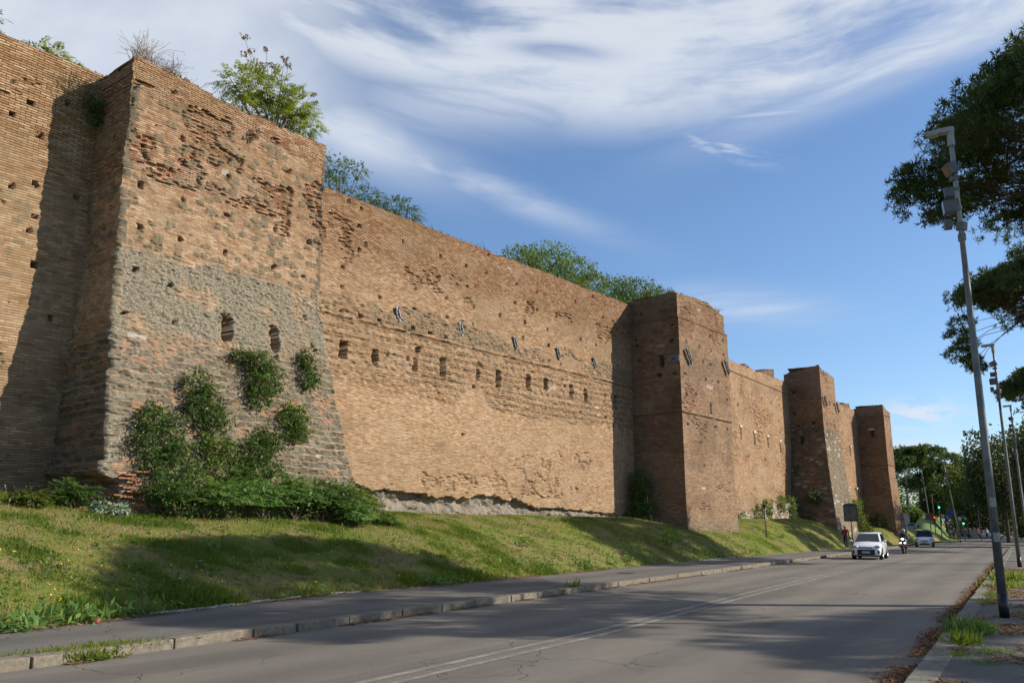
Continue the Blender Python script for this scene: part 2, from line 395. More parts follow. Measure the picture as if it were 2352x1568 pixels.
# ------------------------------------------------------------------ masonry builder
def mas(c0, c1, zb, zt, s0, s1, field, ds=.06, course=CA, holes=(), fine=True, cap=1.4, seed=1, capdrop=.0, dist_steps=6):
    """one ruled masonry face between corner curves c0(z), c1(z) with courses, relief and a broken top edge"""
    n = max(2, int(abs(s1 - s0) / ds)); u = np.linspace(0, 1, n + 1); s = s0 + (s1 - s0) * u
    ztop = zt(s) if callable(zt) else np.full(n + 1, float(zt))
    k0 = int(math.floor(zb / course)); k1 = int(math.ceil(ztop.max() / course)) + 1
    rows = []; grv = []; kk = []
    for k in range(k0, k1):
        if fine:
            for a, g in ((0, 1), (.15, 0), (.85, 0)): rows.append((k + a) * course); grv.append(g); kk.append(k)
        else:
            for a in (0, .5): rows.append((k + a) * course); grv.append(0); kk.append(k)
    rows = np.array(rows); grv = np.array(grv, float); kk = np.array(kk, float)
    Z = np.minimum(rows[:, None], ztop[None, :]); S = np.broadcast_to(s[None, :], Z.shape).copy(); K = np.broadcast_to(kk[:, None], Z.shape)
    G = np.broadcast_to(grv[:, None], Z.shape)
    P0 = np.array([c0(z) for z in rows]); P1 = np.array([c1(z) for z in rows])
    d = P1.mean(0) - P0.mean(0); d /= np.linalg.norm(d); N = np.array([d[1], -d[0]])
    disp, za, zb_, part = field(S, Z, K, G)
    for (hs, hz, w, h, dep) in holes:
        jag = (fbm(S * 14, Z * 14, seed + 3, 2) - .5) * (.05 if w < .25 else .10)
        m = (np.abs(S - hs + jag) < w / 2) & (np.abs(Z - hz + jag) < h / 2)
        disp = np.where(m, -dep, disp)
        za[..., 0] = np.where(m, 0, za[..., 0]); zb_[..., 2] = np.where(m, 1.0, zb_[..., 2]); za[..., 1] = np.where(m, 0, za[..., 1])  # shade inside the holes painted as full darkening
    L = abs(s1 - s0); tap = sst(np.minimum(u, 1 - u) * L, 0, .07)
    disp = disp * tap[None, :]
    X = P0[:, 0:1] * (1 - u) + P1[:, 0:1] * u + N[0] * disp
    Y = P0[:, 1:2] * (1 - u) + P1[:, 1:2] * u + N[1] * disp
    nr, nc = Z.shape
    V = np.stack([X, Y, Z], -1).reshape(-1, 3); idx = np.arange(nr * nc).reshape(nr, nc)
    Fq = np.stack([idx[:-1, :-1], idx[:-1, 1:], idx[1:, 1:], idx[1:, :-1]], -1).reshape(-1, 4)
    hgt = ((Z[1:, :-1] - Z[:-1, :-1]) + (Z[1:, 1:] - Z[:-1, 1:])).reshape(-1)
    Fq = Fq[hgt > 1e-5]
    UV = np.stack([S, Z], -1).reshape(-1, 2); za = za.reshape(-1, 4); zb_ = zb_.reshape(-1, 4); part = part.reshape(-1)
    if cap:
        m = 5; top = V[idx[-1]]; base = len(V); vv = []; uvv = []
        for j in range(1, m + 1):
            q = top.copy(); q[:, 0] -= N[0] * cap * j / m; q[:, 1] -= N[1] * cap * j / m
            q[:, 2] += (fbm(s * 2.0, np.full_like(s, j * .8), seed + 50, 3) - .45) * .16 - capdrop * j / m
            vv.append(q); uvv.append(np.stack([s, q[:, 2] + cap * j / m], -1))
        ids = np.vstack([idx[-1][None, :], base + np.arange(m * nc).reshape(m, nc)])
        Fc = np.stack([ids[:-1, :-1], ids[:-1, 1:], ids[1:, 1:], ids[1:, :-1]], -1).reshape(-1, 4)
        V = np.vstack([V] + vv); UV = np.vstack([UV] + uvv); Fq = np.vstack([Fq, Fc])
        t = za[idx[-1]]; za = np.vstack([za] + [t * [.3, 0, 1, .3] + [.5, 0, 0, 0]] * m); t = zb_[idx[-1]]; zb_ = np.vstack([zb_] + [t] * m)
        part = np.concatenate([part, np.zeros(m * nc)])
    return dict(V=V, F=Fq, uv=UV, za=za, zb=zb_, part=part)
def join(name, parts, mat, parent, sel=None, rub=False):
    V = []; F = []; off = 0
    for p in parts:
        f = p['F']
        if sel is not None:
            fm = p['part'][f].mean(1) > .5; f = f[fm] if sel else f[~fm]
        V.append(p['V']); F.append(f + off); off += len(p['V'])
    V = np.vstack(V); F = np.vstack(F); uv = np.vstack([p['uv'] for p in parts])
    za = np.vstack([p['za'] for p in parts]); zb = np.vstack([p['zb'] for p in parts])
    used = np.unique(F); mp = np.full(len(V), -1); mp[used] = np.arange(len(used))
    pr_ = np.concatenate([p['part'] for p in parts])[used] if rub else np.zeros(len(used))
    me = mesh_np(name, V[used], mp[F], False, {'za': za[used], 'zb': zb[used], 'rub': pr_}, uv[used])
    return link(name, me, mat, parent)
def base_field(S, Z, K, G, seed, bw=.28, rough=.010, groove=.022, joints=.5, GJ=1.0, rk=1.0):
    bi = np.floor((S + (K % 2) * bw * .5) / bw); hb = h2(K, bi, seed)
    disp = (hb - .5) * rough * 2 * rk + (fbm(S * .5, Z * .5, seed + 2, 3) - .5) * .06 + (fbm(S * 4, Z * 7, seed + 4, 3) - .5) * .025
    disp = disp - G * groove * GJ
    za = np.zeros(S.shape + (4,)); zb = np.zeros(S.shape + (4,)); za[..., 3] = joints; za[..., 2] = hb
    return disp, za, zb, np.zeros(S.shape), hb
def damage(disp, zb, D, hb, depth=.10, seed=0):
    m = D > (.35 + .5 * hb)
    disp = disp - np.where(m, depth * (.35 + .65 * h2(np.floor(hb * 997), np.floor(hb * 3313), seed)), 0)
    zb[..., 1] = np.maximum(zb[..., 1], np.clip(D, 0, 1) * .8)
    return disp
def ragged(base, amp, seed, step=.27, course=CA):
    def f(s):
        b = base(s) if callable(base) else base
        q = (fbm(s * .7, s * 0 + .5, seed, 3) - .5) * amp + (h2(np.floor(s / step), np.zeros_like(s), seed) - .5) * amp * .35
        return np.round((b + q) / course) * course + (vn(s * 9, s * 0, seed + 1) - .5) * .04
    return f
def slit_backs(parent, holes, y_of_s, mat=None, axis='y'):
    for (s_, z_, w, h, dep) in holes:
        b = MB()
        if axis == 'y': b.box((s_, y_of_s(s_) + dep - .03, z_), (w * .9, .012, h * .92))
        else: b.box((y_of_s(s_) + dep - .03, s_, z_), (.012, w * .9, h * .92))
        b.build('slit_shade_panel', M_VOID, parent)  # near-black panel paints the shade deep in the slit
def plate(parent, c, length, width, tilt, nrm, thick=.05, off=.06, ribs=True):
    """flat tie plate with crossed ribs, lying on a face whose outward normal is nrm"""
    nrm = Vector(nrm); t = Vector((0, 0, 1)); s = t.cross(nrm).normalized()
    c = Vector(c) + nrm * off
    M = Matrix.Translation(c) @ Matrix((( s.x, -nrm.x, t.x, 0), (s.y, -nrm.y, t.y, 0), (s.z, -nrm.z, t.z, 0), (0, 0, 0, 1))) @ Matrix.Rotation(tilt, 4, 'Y')
    b = MB(); v = [M @ Vector((x * width / 2, y * thick / 2, z * length / 2)) for x in (-1, 1) for y in (-1, 1) for z in (-1, 1)]
    b.raw(v, [(0, 1, 3, 2), (4, 6, 7, 5), (0, 4, 5, 1), (2, 3, 7, 6), (0, 2, 6, 4), (1, 5, 7, 3)])
    o = b.build('anchor_plate', M_PLATE, parent)
    if ribs:
        r_ = MB(); y = -thick / 2 - .012
        for a, e in (((-.42, -.46), (.42, .46)), ((.42, -.46), (-.42, .46))):
            r_.tube([M @ Vector((a[0] * width, y, a[1] * length)), M @ Vector((e[0] * width, y, e[1] * length))], .016, 6)
        r_.ball(M @ Vector((0, y - .01, 0)), .055, 8, 6)
        ro = r_.build('rib', M_PLATE_RIB, None); ro.parent = o
        ro.matrix_parent_inverse = Matrix.Identity(4); ro.matrix_local = o.matrix_parent_inverse.inverted() if False else Matrix.Identity(4)
    return o

# ------------------------------------------------------------------ tower A (near, battered)
TA_Y = 25.4
def pA(z): return max(0.0, (10.25 - z) / 7.95) ** 1.15
def jagA(z, s): return (float(fbm(np.array([z * 1.1]), np.array([s * 1.0]), 31, 2)[0]) - .5) * .12 + (float(h2(np.floor(np.array([z / .30])), np.array([s * 3]), 7)[0]) - .5) * (.10 if z < 10.25 else .06) + (float(vn(np.array([z * 11]), np.array([s]), 8)[0]) - .5) * .06
def A_L(z):
    p = pA(z); x = 12.28 - .38 * p + jagA(z, 1.0); y = TA_Y - 1.4 * p
    if z < 3.2: q = min(1, (3.2 - z) / .25); x += .55 * q
    if abs(z - 3.35) < .22: x -= .10
    return (x, y)
def A_R(z): p = pA(z); return (20.25 + 1.2 * p + jagA(z, 5.0), TA_Y - 1.4 * p)
def A_BL(z): return (A_L(z)[0] if z > 3.2 else A_L(3.25)[0] + .2, 27.5)
def A_BR(z): return (A_R(z)[0], 27.5)
def field_A(S, Z, K, G, side=False):
    rub = sst(-Z, -10.35, -10.15)
    disp, za, zb, part, hb = base_field(S, Z, K, G, 3, .26, .012, .038, .35, GJ=np.where(Z > 12.6, 1.0, .45) * (1 - .9 * rub), rk=1 - .7 * rub)
    nz = fbm(S * 1.1, Z * 1.1, 8, 4); up = sst(Z, 10.3, 10.5)
    n2 = fbm(S * .45, Z * .6, 21, 4)
    # ruined brick under the crown
    dmg = sst(nz, .40, .58) * sst(Z, 12.3, 13.4) * sst(-Z, -16.25, -15.7)
    dmg = np.maximum(dmg, sst(nz, .38, .52) * sst(S, 17.5, 19.0) * sst(Z, 11.6, 12.6) * sst(-Z, -15.4, -14.6))
    if not side: disp = damage(disp, zb, dmg, hb, .13, 4)
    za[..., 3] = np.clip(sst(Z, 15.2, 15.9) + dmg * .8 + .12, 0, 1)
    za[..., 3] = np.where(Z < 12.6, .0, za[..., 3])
    # scattered tuff stones
    f1, f2, cid = worley(S / .33 + (nz - .5) * .5, Z / .20, 5)
    edge = f2 - f1
    dens = np.where(Z > 10.3, .90 - .34 * sst(n2, .42, .6) * sst(-Z, -13.6, -12.0) - .09 * sst(Z, 13, 14), .4)
    stone = sst(edge, .05, .16) * (cid > dens) * sst(-Z, -15.9, -15.5)
    # rubble base: courses of dark blocks split by bands of brick
    zz = Z + (fbm(S * .8, Z * .3, 9, 3) - .5) * .85; band = (zz % .36) / .36
    row = np.floor(zz / .36); bx = S / .43 + h2(row, row * 0, 6) * 7 + (vn(S * .8, row, 4) - .5) * 1.2; cell = np.floor(bx); fx = bx - cell
    hc = h2(row, cell, 12); top_ = .66 + .30 * (hc - .5) + (vn(S * 6, Z * 0 + row, 3) - .5) * .16
    rs = sst(np.minimum(fx, 1 - fx) - (1 - band) * .03, .02, .07) * sst(band, .02, .08) * sst(-band, -top_, -top_ + .10) * (hc > .12)
    low = sst(7.6 + (fbm(S * .8, Z * .8, 81, 4) - .5) * 2.6 - Z, -.25, .45)
    stone = np.where(Z < 10.3, stone * (1 - low) * .55 * (cid > .62), stone)
    tone = np.where(Z < 7.7, .25 + hc * .40, .38 + cid * .40)
    # grey quoins at the corners
    qx = np.minimum(S - 12.1, 20.55 - S); qrow = np.floor(Z / .33); qw = .34 + .22 * h2(qrow, qrow * 0 + np.sign(S - 16), 2)
    if not side:
        quo = sst(-(qx - qw), 0, .05) * (h2(qrow, qrow * 0 + 3, 7) > .12) * sst(np.abs((Z % .33) - .165), .165, .13)
        quo = quo * sst(-Z, -16.0, -15.8)
        stone = np.maximum(stone, quo); tone = np.where(quo > .3, .28 + .3 * h2(qrow, qrow + 3, 5), tone)
    disp += stone * (.020 + .02 * cid) + rs * low * .02
    za[..., 1] = stone; za[..., 2] = tone
    part = low
    # lichen crust on the rubble
    zn = Z + (fbm(S * 1.1, Z * 1.1, 66, 4) - .5) * 1.5 * sst(S, 12.8, 16.5); gr = sst(-zn, -10.45, -10.15) * (1 - .72 * sst(-Z, -8.5, -7.2))
    if side: gr = gr * .35
    rim = sst(-np.minimum(S - 12.0, 21.0 - S), -.8, -.35) * (Z < 10.3)
    gr = np.maximum(gr * (1.0 + .0 * S), rim * (0 if side else .85)); gr *= (1 - .15 * stone)
    za[..., 0] = np.clip(gr * (.55 + .9 * sst(fbm(S * 1.3, Z * 1.3, 77, 4), .32, .62)), 0, 1)
    rough = (fbm(S * 2.2, Z * 2.2, 17, 4) - .5) * np.where(Z < 10.3, .07, .04) + (h2(np.floor(S / .09 + K * .37), K, 5) - .5) * np.where(Z < 10.3, .055, .02)
    disp += rough + np.where((Z < 10.38), .05, 0) * (0 if side else 1)
    zb[..., 0] = np.clip(.25 + .70 * sst(-Z, -13.2, -11.6) - .40 * sst(-Z, -8, -7), 0, 1)
    zb[..., 1] = np.maximum(zb[..., 1], np.where(Z < 10.3, .45 * sst(fbm(S * .9, Z * 2.5, 61, 3), .45, .62) * (Z < 7.8), .30 * sst(hb, .7, .9)))
    wh = (cid > .994) & (edge > .12)
    zb[..., 3] = np.where((np.abs(S - 13.1) < .28) & (np.abs(Z - 7.45) < .07) | (np.abs(S - 15.9) < .12) & (np.abs(Z - 13.9) < .1) | (np.abs(S - 19.0) < .12) & (np.abs(Z - 4.2) < .05), .6, 0) * (not side)
    if side:
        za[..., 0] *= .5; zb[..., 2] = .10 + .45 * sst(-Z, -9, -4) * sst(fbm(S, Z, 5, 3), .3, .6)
    return disp, za, zb, part
pt = lambda L, w=.16, h=.18, d=.42: [(a, b, w * rnd.uniform(.7, 1.3), h * rnd.uniform(.65, 1.2), d * rnd.choice((1, 1, .6, .3))) for a, b in L]
hA = pt([(12.9, 13.83), (14.35, 13.79), (12.87, 12.44), (14.4, 12.42), (16.04, 13.76), (16.05, 12.38), (12.96, 11.08), (14.35, 11.03), (16.06, 11.02), (18.08, 12.41), (19.63, 12.35), (18.05, 10.99), (19.61, 13.74), (13.71, 16.07), (12.94, 9.63), (14.06, 9.37), (12.68, 8.13), (14.26, 8.16), (19.39, 9.33), (19.66, 8.13), (17.92, 7.56), (19.45, 10.95)]) + [(18.44, 14.86, .34, .16, .3)]
slA = [(16.09, 8.32, .36, .95, .7), (17.96, 8.30, .34, .95, .7)]
tA = empty('brick_tower', (16.5, 26, 2.3), 'nearest and largest tower, flaring grey rubble base with shrubs on it', 'tower')
topA = lambda s: interp(s, [(12.2, 16.72), (13.4, 16.78), (14.2, 16.72), (15.4, 16.52), (18, 16.44), (20.3, 16.48)])
fA = mas(A_L, A_R, 1.6, ragged(topA, .16, 41), 12.28, 20.25, field_A, .045, holes=hA + slA, cap=2.2, capdrop=.1, seed=3, course=CT)
hAs = pt([(26.43, 15.89), (26.59, 14.87), (26.22, 14.06), (25.75, 13.6), (25.75, 12.2), (26.0, 11.64), (25.8, 10.7), (26.34, 11.03)], .16, .2)
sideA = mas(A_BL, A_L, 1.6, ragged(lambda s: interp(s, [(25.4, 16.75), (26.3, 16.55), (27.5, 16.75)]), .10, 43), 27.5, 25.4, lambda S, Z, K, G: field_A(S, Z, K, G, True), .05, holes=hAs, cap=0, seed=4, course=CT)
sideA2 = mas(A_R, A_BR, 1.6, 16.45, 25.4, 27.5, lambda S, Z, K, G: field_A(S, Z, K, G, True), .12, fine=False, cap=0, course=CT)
join('masonry_body', [fA, sideA, sideA2], M_A, tA, rub=True)
def yfA(z): return TA_Y - 1.4 * pA(z)
for h in slA: slit_backs(tA, [h], lambda s, z=h[1]: yfA(z))

# ------------------------------------------------------------------ curtain walls
WY = 27.45
hC = pt([(23.23, 15.65), (23.98, 15.5), (23.9, 14.65), (23.93, 13.57), (23.08, 12.62), (24.28, 13.92), (23.05, 11.71), (26.57, 14.68), (29.14, 14.61), (31.0, 14.59), (32.62, 14.58), (35.14, 14.55), (32.75, 15.61), (29.05, 13.57), (31.12, 13.54), (27.46, 12.6), (25.27, 11.71), (27.44, 11.64), (29.62, 12.61), (31.65, 12.59), (29.66, 11.65), (31.57, 11.67), (33.72, 12.56), (35.84, 12.6), (37.94, 12.56), (34.99, 13.51), (36.95, 14.51), (36.94, 13.5), (38.79, 13.53), (35.67, 11.68), (38.01, 11.67), (39.61, 11.71), (41.24, 12.56), (42.88, 12.51), (40.75, 14.74), (42.66, 15.49), (43.72, 14.39), (45.01, 13.45), (45.1, 12.5), (45.4, 11.6), (39.2, 10.77), (38.06, 10.78), (25.82, 9.23), (27.11, 9.24), (31.68, 8.53), (40.97, 8.26), (39.43, 9.55), (43.77, 9.52), (43.72, 8.24), (45.6, 9.4), (45.5, 8.2), (37.48, 10.72), (30.9, 6.1), (44.9, 14.4)]) + pt([(23.1, 10.67), (24.14, 10.67), (25.23, 10.67), (27.34, 10.68), (28.46, 10.68), (29.55, 10.67)], .2, .14)
slC = [(23.29, 9.04, .36, .74, .75), (25.08, 8.99, .34, .70, .75), (27.72, 9.75, .26, .30, .3), (27.55, 9.05, .24, .62, .75), (29.4, 9.18, .42, .92, .75), (32.07, 9.73, .30, .20, .3), (31.97, 9.17, .22, .62, .75), (33.57, 9.18, .38, .92, .75), (36.12, 9.35, .34, .88, .75), (37.69, 9.42, .34, .66, .75), (40.15, 9.29, .38, .90, .75), (41.62, 9.22, .32, .82, .75), (45.0, 9.2, .34, .9, .75)]
BND = [(19, 7.6), (23.31, 7.63), (24.58, 7.61), (26.28, 7.51), (27.53, 7.79), (28.47, 7.40), (30.25, 7.38), (30.75, 8.05), (31.28, 8.4), (32.36, 8.5), (32.93, 7.6), (34.67, 7.55), (37.17, 7.5), (39.89, 7.55), (44.15, 7.7), (48, 7.7)]
FND = [(19, 3.5), (24.54, 3.50), (25.2, 3.27), (27.5, 3.23), (28.98, 3.17), (30.85, 3.06), (31.99, 3.25), (33.52, 3.24), (35.26, 3.1), (37.11, 2.78), (38.95, 2.81), (40.05, 2.67), (43.92, 2.60), (48, 2.5)]
def field_C(S, Z, K, G):
    disp, za, zb, part, hb = base_field(S, Z, K, G, 13, .25, .008, .030, .5, GJ=.12 + .70 * sst(Z, 12.3, 14.0))
    nz = fbm(S * .8, Z * .8, 18, 4); n2 = fbm(S * .25, Z * .4, 28, 4)
    bnd = interp(S, BND) + (fbm(S * 2, Z * 0, 5, 3) - .5) * .35
    vit = sst(Z - bnd, -.05, .05) * sst(11.45 + (fbm(S * .7, S * 0, 6, 3) - .5) * .9 - Z, -.05, .05)
    # opus vittatum: rows of small tuff blocks between brick courses
    r3 = np.floor(K / 5); inrow = (((Z + (fbm(S * .35, Z * .5, 12, 3) - .5) * .35) / CC % 5) < 2.3) | (Z > 10.55)
    bx = S / .24 + h2(np.floor(K / 2), K * 0, 3) * 5 + (vn(S * 1.5, K * 0 + np.floor(K / 2), 4) - .5) * .6
    fx = bx - np.floor(bx); cid = h2(np.floor(K / 2), np.floor(bx), 31)
    zr = ((Z / CC) % 2) / 2
    blk = sst(np.minimum(fx, 1 - fx), .04, .16) * sst(np.minimum(zr, 1 - zr), .02, .12)
    f1, f2, wc = worley(S / .26, Z / .15, 15); blk = np.where(Z > 10.55, sst(f2 - f1, .04, .18), blk); cid = np.where(Z > 10.55, wc, cid)
    keep = (cid > .18 + .35 * sst(n2, .45, .62))
    # patch of newer brick in the stone band at the right
    patch = (S > 37.3) & (S < 41.3) & (Z > 10.5) & (Z < 11.4 - .05 * (S - 37))
    patch |= (S > 31.0) & (S < 32.3) & (Z < 9.0)
    stone = blk * inrow * keep * vit * (~patch)
    disp += stone * .045 + np.where(vit > .5, (fbm(S * 4.5, Z * 6, 44, 4) - .5) * .15, 0) * (~patch)
    za[..., 1] = stone * .9; za[..., 2] = .42 + cid * .42
    zb[..., 2] = .22 * vit * inrow * (1 - stone)
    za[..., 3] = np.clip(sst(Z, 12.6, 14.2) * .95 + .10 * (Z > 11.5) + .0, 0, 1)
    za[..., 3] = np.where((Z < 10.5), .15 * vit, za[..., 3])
    zb[..., 0] = np.clip(.30 + .55 * (1 - sst(Z - bnd, -.05, .05)) - .30 * sst(Z, 12.5, 14), 0, 1)
    zb[..., 2] += .20 * sst(Z, 11.3, 12.2) * (.6 + .8 * (fbm(S * .3, Z * .6, 55, 3) - .3))
    # damaged belts
    dl = sst(np.abs(nz - .52), .075, .02) * sst(fbm(S * .35, Z * .5, 91, 3), .48, .58) * sst(S, 30, 33) * sst(-Z, -6.5, -5.6) * (Z > 3)
    dl = np.maximum(dl, sst(nz, .5, .62) * sst(-np.abs(Z - 3.8), -.7, -.2) * .9)
    du = sst(nz, .54, .66) * sst(-np.abs(Z - 13.3), -1.0, -.3) * .9
    du = np.maximum(du, sst(nz, .42, .55) * sst(-S, -24.4, -22.4) * sst(-np.abs(Z - 13.8), -1.5, -.8))
    disp = damage(disp, zb, np.maximum(dl, du), hb, .10, 3); zb[..., 1] *= .45
    # projecting string course
    lg = (Z > 10.44) & (Z < 10.53); gap = fbm(S * 1.3, S * 0 + 2, 14, 3) > .33
    disp = np.where(lg & gap, .075 + (hb - .5) * .03, disp); za[..., 1] = np.where(lg, 0, za[..., 1])
    disp = np.where((Z < 10.44) & (Z > 10.36), np.minimum(disp, -.03), disp)
    zb[..., 2] = np.where((Z < 10.44) & (Z > 10.34), .55, zb[..., 2])  # shade under the string course painted as a dark band
    zb[..., 2] = np.maximum(zb[..., 2], .30 * sst(-np.abs(Z - 15.9), -.5, -.1) * sst(n2, .45, .6))
    # eroded foot showing the concrete core
    fz = interp(S, FND) + (fbm(S * 2.2, S * 0, 25, 4) - .5) * .35
    core = Z < fz
    disp = np.where(core, -.34 + (fbm(S * 1.5, Z * 2.2, 65, 5) - .5) * .75 + sst(-Z, -3.0, -2.4) * .22, disp)
    part = np.where(core & (S > 21), 1., 0.)
    for (a, b, w) in ((42.73, 10.8, .3), (42.83, 8.69, .32), (42.9, 8.25, .25), (38.39, 9.33, .4), (38.54, 10.0, .3), (34.52, 15.31, .3)):
        zb[..., 3] = np.where((np.abs(S - a) < w / 2) & (np.abs(Z - b) < .045), .9, zb[..., 3])
    return disp, za, zb, part
line = lambda a, b, x0, x1: (lambda z: a), (lambda z: b)
cw = empty('city_wall', (33, 27.5, 2.5), 'long sunlit brick wall between the near battered tower and the square tower, slits across its middle', 'wall')
fC = mas(lambda z: (19.6, WY), lambda z: (47.3, WY), 1.8, ragged(15.83, .13, 51), 19.6, 47.3, field_C, .055, holes=hC + slC, cap=2.2, seed=6, course=CC)
join('masonry_face', [fC], M_C, cw, False)
join('stone_foundation', [fC], M_CORE, cw, True)
slit_backs(cw, [h for h in slC if h[4] > .5], lambda s: WY)
for (a, b) in [(26.36, 11.15), (30.63, 11.25), (34.95, 11.29), (38.87, 11.36), (42.6, 11.37)]:
    plate(cw, (a, WY - .02, b), .70, .22, R(-22), (0, -1, 0), .03, .05)
bk = MB().box((33.4, WY + 2.5, 8.6), (27.6, .5, 13.6)); bk.build('rear_face', M_CORE, cw)

def field_L(S, Z, K, G):
    disp, za, zb, part, hb = base_field(S, Z, K, G, 23, .34, .008, .042, .9, GJ=.35 + .65 * sst(Z, 11.0, 13.5))
    nz = fbm(S * .9, Z * .9, 33, 4)
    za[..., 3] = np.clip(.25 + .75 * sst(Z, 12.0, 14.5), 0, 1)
    D = sst(nz, .63, .74) * .8; disp = damage(disp, zb, D, hb, .07, 1)
    zb[..., 1] *= .4
    zb[..., 0] = .35 + .35 * sst(-Z, -12, -9)
    f1, f2, cid = worley(S / .32, Z / .19, 51); st = sst(f2 - f1, .05, .16) * (cid > .84) * sst(-np.abs(Z - 9.8), -3.2, -1.2)
    za[..., 1] = st * .7; za[..., 2] = .3 + cid * .4
    zb[..., 2] = .55 * sst(-Z, -8.5, -4.5) * sst(fbm(S * .8, Z * 1.6, 3, 4), .25, .6)
    return disp, za, zb, part
hL = pt([(9.55, 15.38), (10.13, 14.87), (11.23, 15.33), (10.53, 13.92), (10.57, 12.28), (11.87, 12.23), (10.56, 10.74), (10.82, 9.68), (10.67, 11.21), (9.65, 14.29), (9.9, 12.0), (9.6, 9.4), (8.3, 13.2), (8.2, 10.8), (11.5, 8.1), (9.7, 7.0)])
cl = empty('city_wall', (9, 27.5, 2.5), 'brick wall at the left edge, upper courses sunlit, half covered by the near tower shadow', 'wall')
fL = mas(lambda z: (2.0, WY), lambda z: (12.9, WY), 1.8, ragged(16.78, .10, 61), 2.0, 12.9, field_L, .05, holes=hL, cap=2.2, seed=8)
join('masonry_face', [fL], M_L, cl)

# ------------------------------------------------------------------ tower B (square, with cornices)
def in_(z, zc, d): return d if z > zc else 0.0
def B_L(z): k = in_(z, 14.6, .08) - .10 * max(0, (4 - z) / 2.5); return (46.98 + k + (.02 if z > 8.65 else 0), 24.0 + k + (.02 if z > 8.65 else 0))
def B_R(z): k = in_(z, 14.6, .16) - .10 * max(0, (4 - z) / 2.5); return (54.05 - k, 24.0 + k * .6)
def field_B(S, Z, K, G, side=False, sd_=0):
    disp, za, zb, part, hb = base_field(S, Z, K, G, 35 + sd_, .27, .006, .014, .35, GJ=.5)
    nz = fbm(S * .5, Z * .7, 38 + sd_, 4)
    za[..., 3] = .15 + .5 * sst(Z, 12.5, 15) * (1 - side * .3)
    D = sst(nz, .56, .66) * .8 * (Z > 13.2) + sst(nz, .6, .7) * .5
    disp = damage(disp, zb, D, hb, .07, 2)
    zb[..., 0] = np.where(Z < 8.65, .35, .12) + .3 * sst(fbm(S * .6, Z * .6, 88, 3), .5, .65)
    zb[..., 2] = .35 * sst(fbm(S * .45, Z * .9, 71, 4), .5, .7) + .16
    low = sst(-Z, -2.4 - (fbm(S * 2, S * 0, 8, 2) - .5), -2.0)
    za[..., 0] = .45 * low
    f1, f2, cid = worley(S / .34, Z / .2, 55); za[..., 1] = sst(f2 - f1, .05, .16) * low * (cid > .3); za[..., 2] = cid
    for zc, dp in ((14.55, .09), (8.62, .07)):
        lg = (Z > zc) & (Z < zc + .10); gap = fbm(S * 1.4, S * 0 + zc, 19, 3) > (.30 if zc > 10 else .36)
        disp = np.where(lg & gap, dp + (hb - .5) * .03, disp)
        under = (Z <= zc) & (Z > zc - .09); disp = np.where(under, -.03, disp); zb[..., 2] = np.where(under, .7, zb[..., 2])  # painted shade just below each cornice
    if not side:
        w = (np.abs(S - 50.95) < .45) & (np.abs(Z - 10.62) < .12); zb[..., 3] = np.where(w, .45, 0)
        w = (np.abs(S - 49.4) < .3) & (np.abs(Z - 4.1) < .08); zb[..., 3] = np.where(w, .55, zb[..., 3])
        w = (np.abs(S - 50.1) < .22) & (np.abs(Z - 15.6) < .08); zb[..., 3] = np.where(w, .4, zb[..., 3])
        pt_ = (np.abs(S - 50.95) < .18) & (Z > 8.9) & (Z < 10.5); zb[..., 0] = np.where(pt_, .9, zb[..., 0])
    else:
        w = (np.abs(S - 25.35) < .34) & (np.abs(Z - 12.88) < .08); zb[..., 3] = np.where(w, .35, 0)
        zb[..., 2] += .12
    return disp, za, zb, part
hB = pt([(47.92, 13.1), (49.71, 13.1), (51.46, 13.11), (53.32, 13.14), (50.16, 12.18), (51.27, 12.13), (47.6, 11.03), (50.37, 11.07), (51.41, 11.09), (51.45, 14.1), (53.34, 14.1), (47.75, 9.77), (48.97, 9.9), (53.43, 10.08), (47.74, 7.91), (48.83, 8.01), (50.07, 8.04), (51.5, 8.09), (53.3, 8.1), (52.29, 11.12), (49.63, 5.52)], .20, .22)
slB = [(50.96, 9.25, .22, .75, .6)]
tB = empty('brick_tower', (50.5, 26, 1.8), 'square brown brick tower with two thin cornices at the far end of the long wall', 'tower')
fB = mas(B_L, B_R, 1.0, ragged(lambda s: interp(s, [(47, 16.08), (48.35, 16.22), (50.2, 16.36), (51.7, 16.3), (52.65, 16.08), (54, 15.9)]), .10, 71), 46.98, 54.05, field_B, .08, holes=hB + slB, cap=3.2, capdrop=-.02, seed=9)
hBs = pt([(26.65, 15.11), (24.49, 14.1), (24.58, 13.1), (27.1, 13.48), (27.0, 13.1), (26.92, 12.14), (24.43, 10.99), (25.48, 11.01)], .2, .2)
slBs = [(25.30, 11.87, .30, .78, .6)]
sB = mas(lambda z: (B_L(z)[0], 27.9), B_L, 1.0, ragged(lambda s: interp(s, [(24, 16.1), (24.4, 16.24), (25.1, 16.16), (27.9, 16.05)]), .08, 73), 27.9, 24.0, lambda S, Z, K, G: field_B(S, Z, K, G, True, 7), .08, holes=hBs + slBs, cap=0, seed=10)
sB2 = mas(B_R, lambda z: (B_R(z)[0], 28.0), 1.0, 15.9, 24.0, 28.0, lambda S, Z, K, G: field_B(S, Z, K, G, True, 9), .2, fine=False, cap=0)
join('masonry_body', [fB, sB, sB2], M_B, tB)
slit_backs(tB, slB, lambda s: 24.0); slit_backs(tB, slBs, lambda s: 47.0, axis='x')
plate(tB, (47.93, 23.98, 12.18), 1.10, .22, R(-38), (0, -1, 0), .10, .14)
plate(tB, (53.42, 23.98, 12.28), 1.05, .22, R(-36), (0, -1, 0), .10, .14)
plate(tB, (46.98, 24.42, 11.92), .80, .42, R(90), (-1, 0, 0), .05, .06)

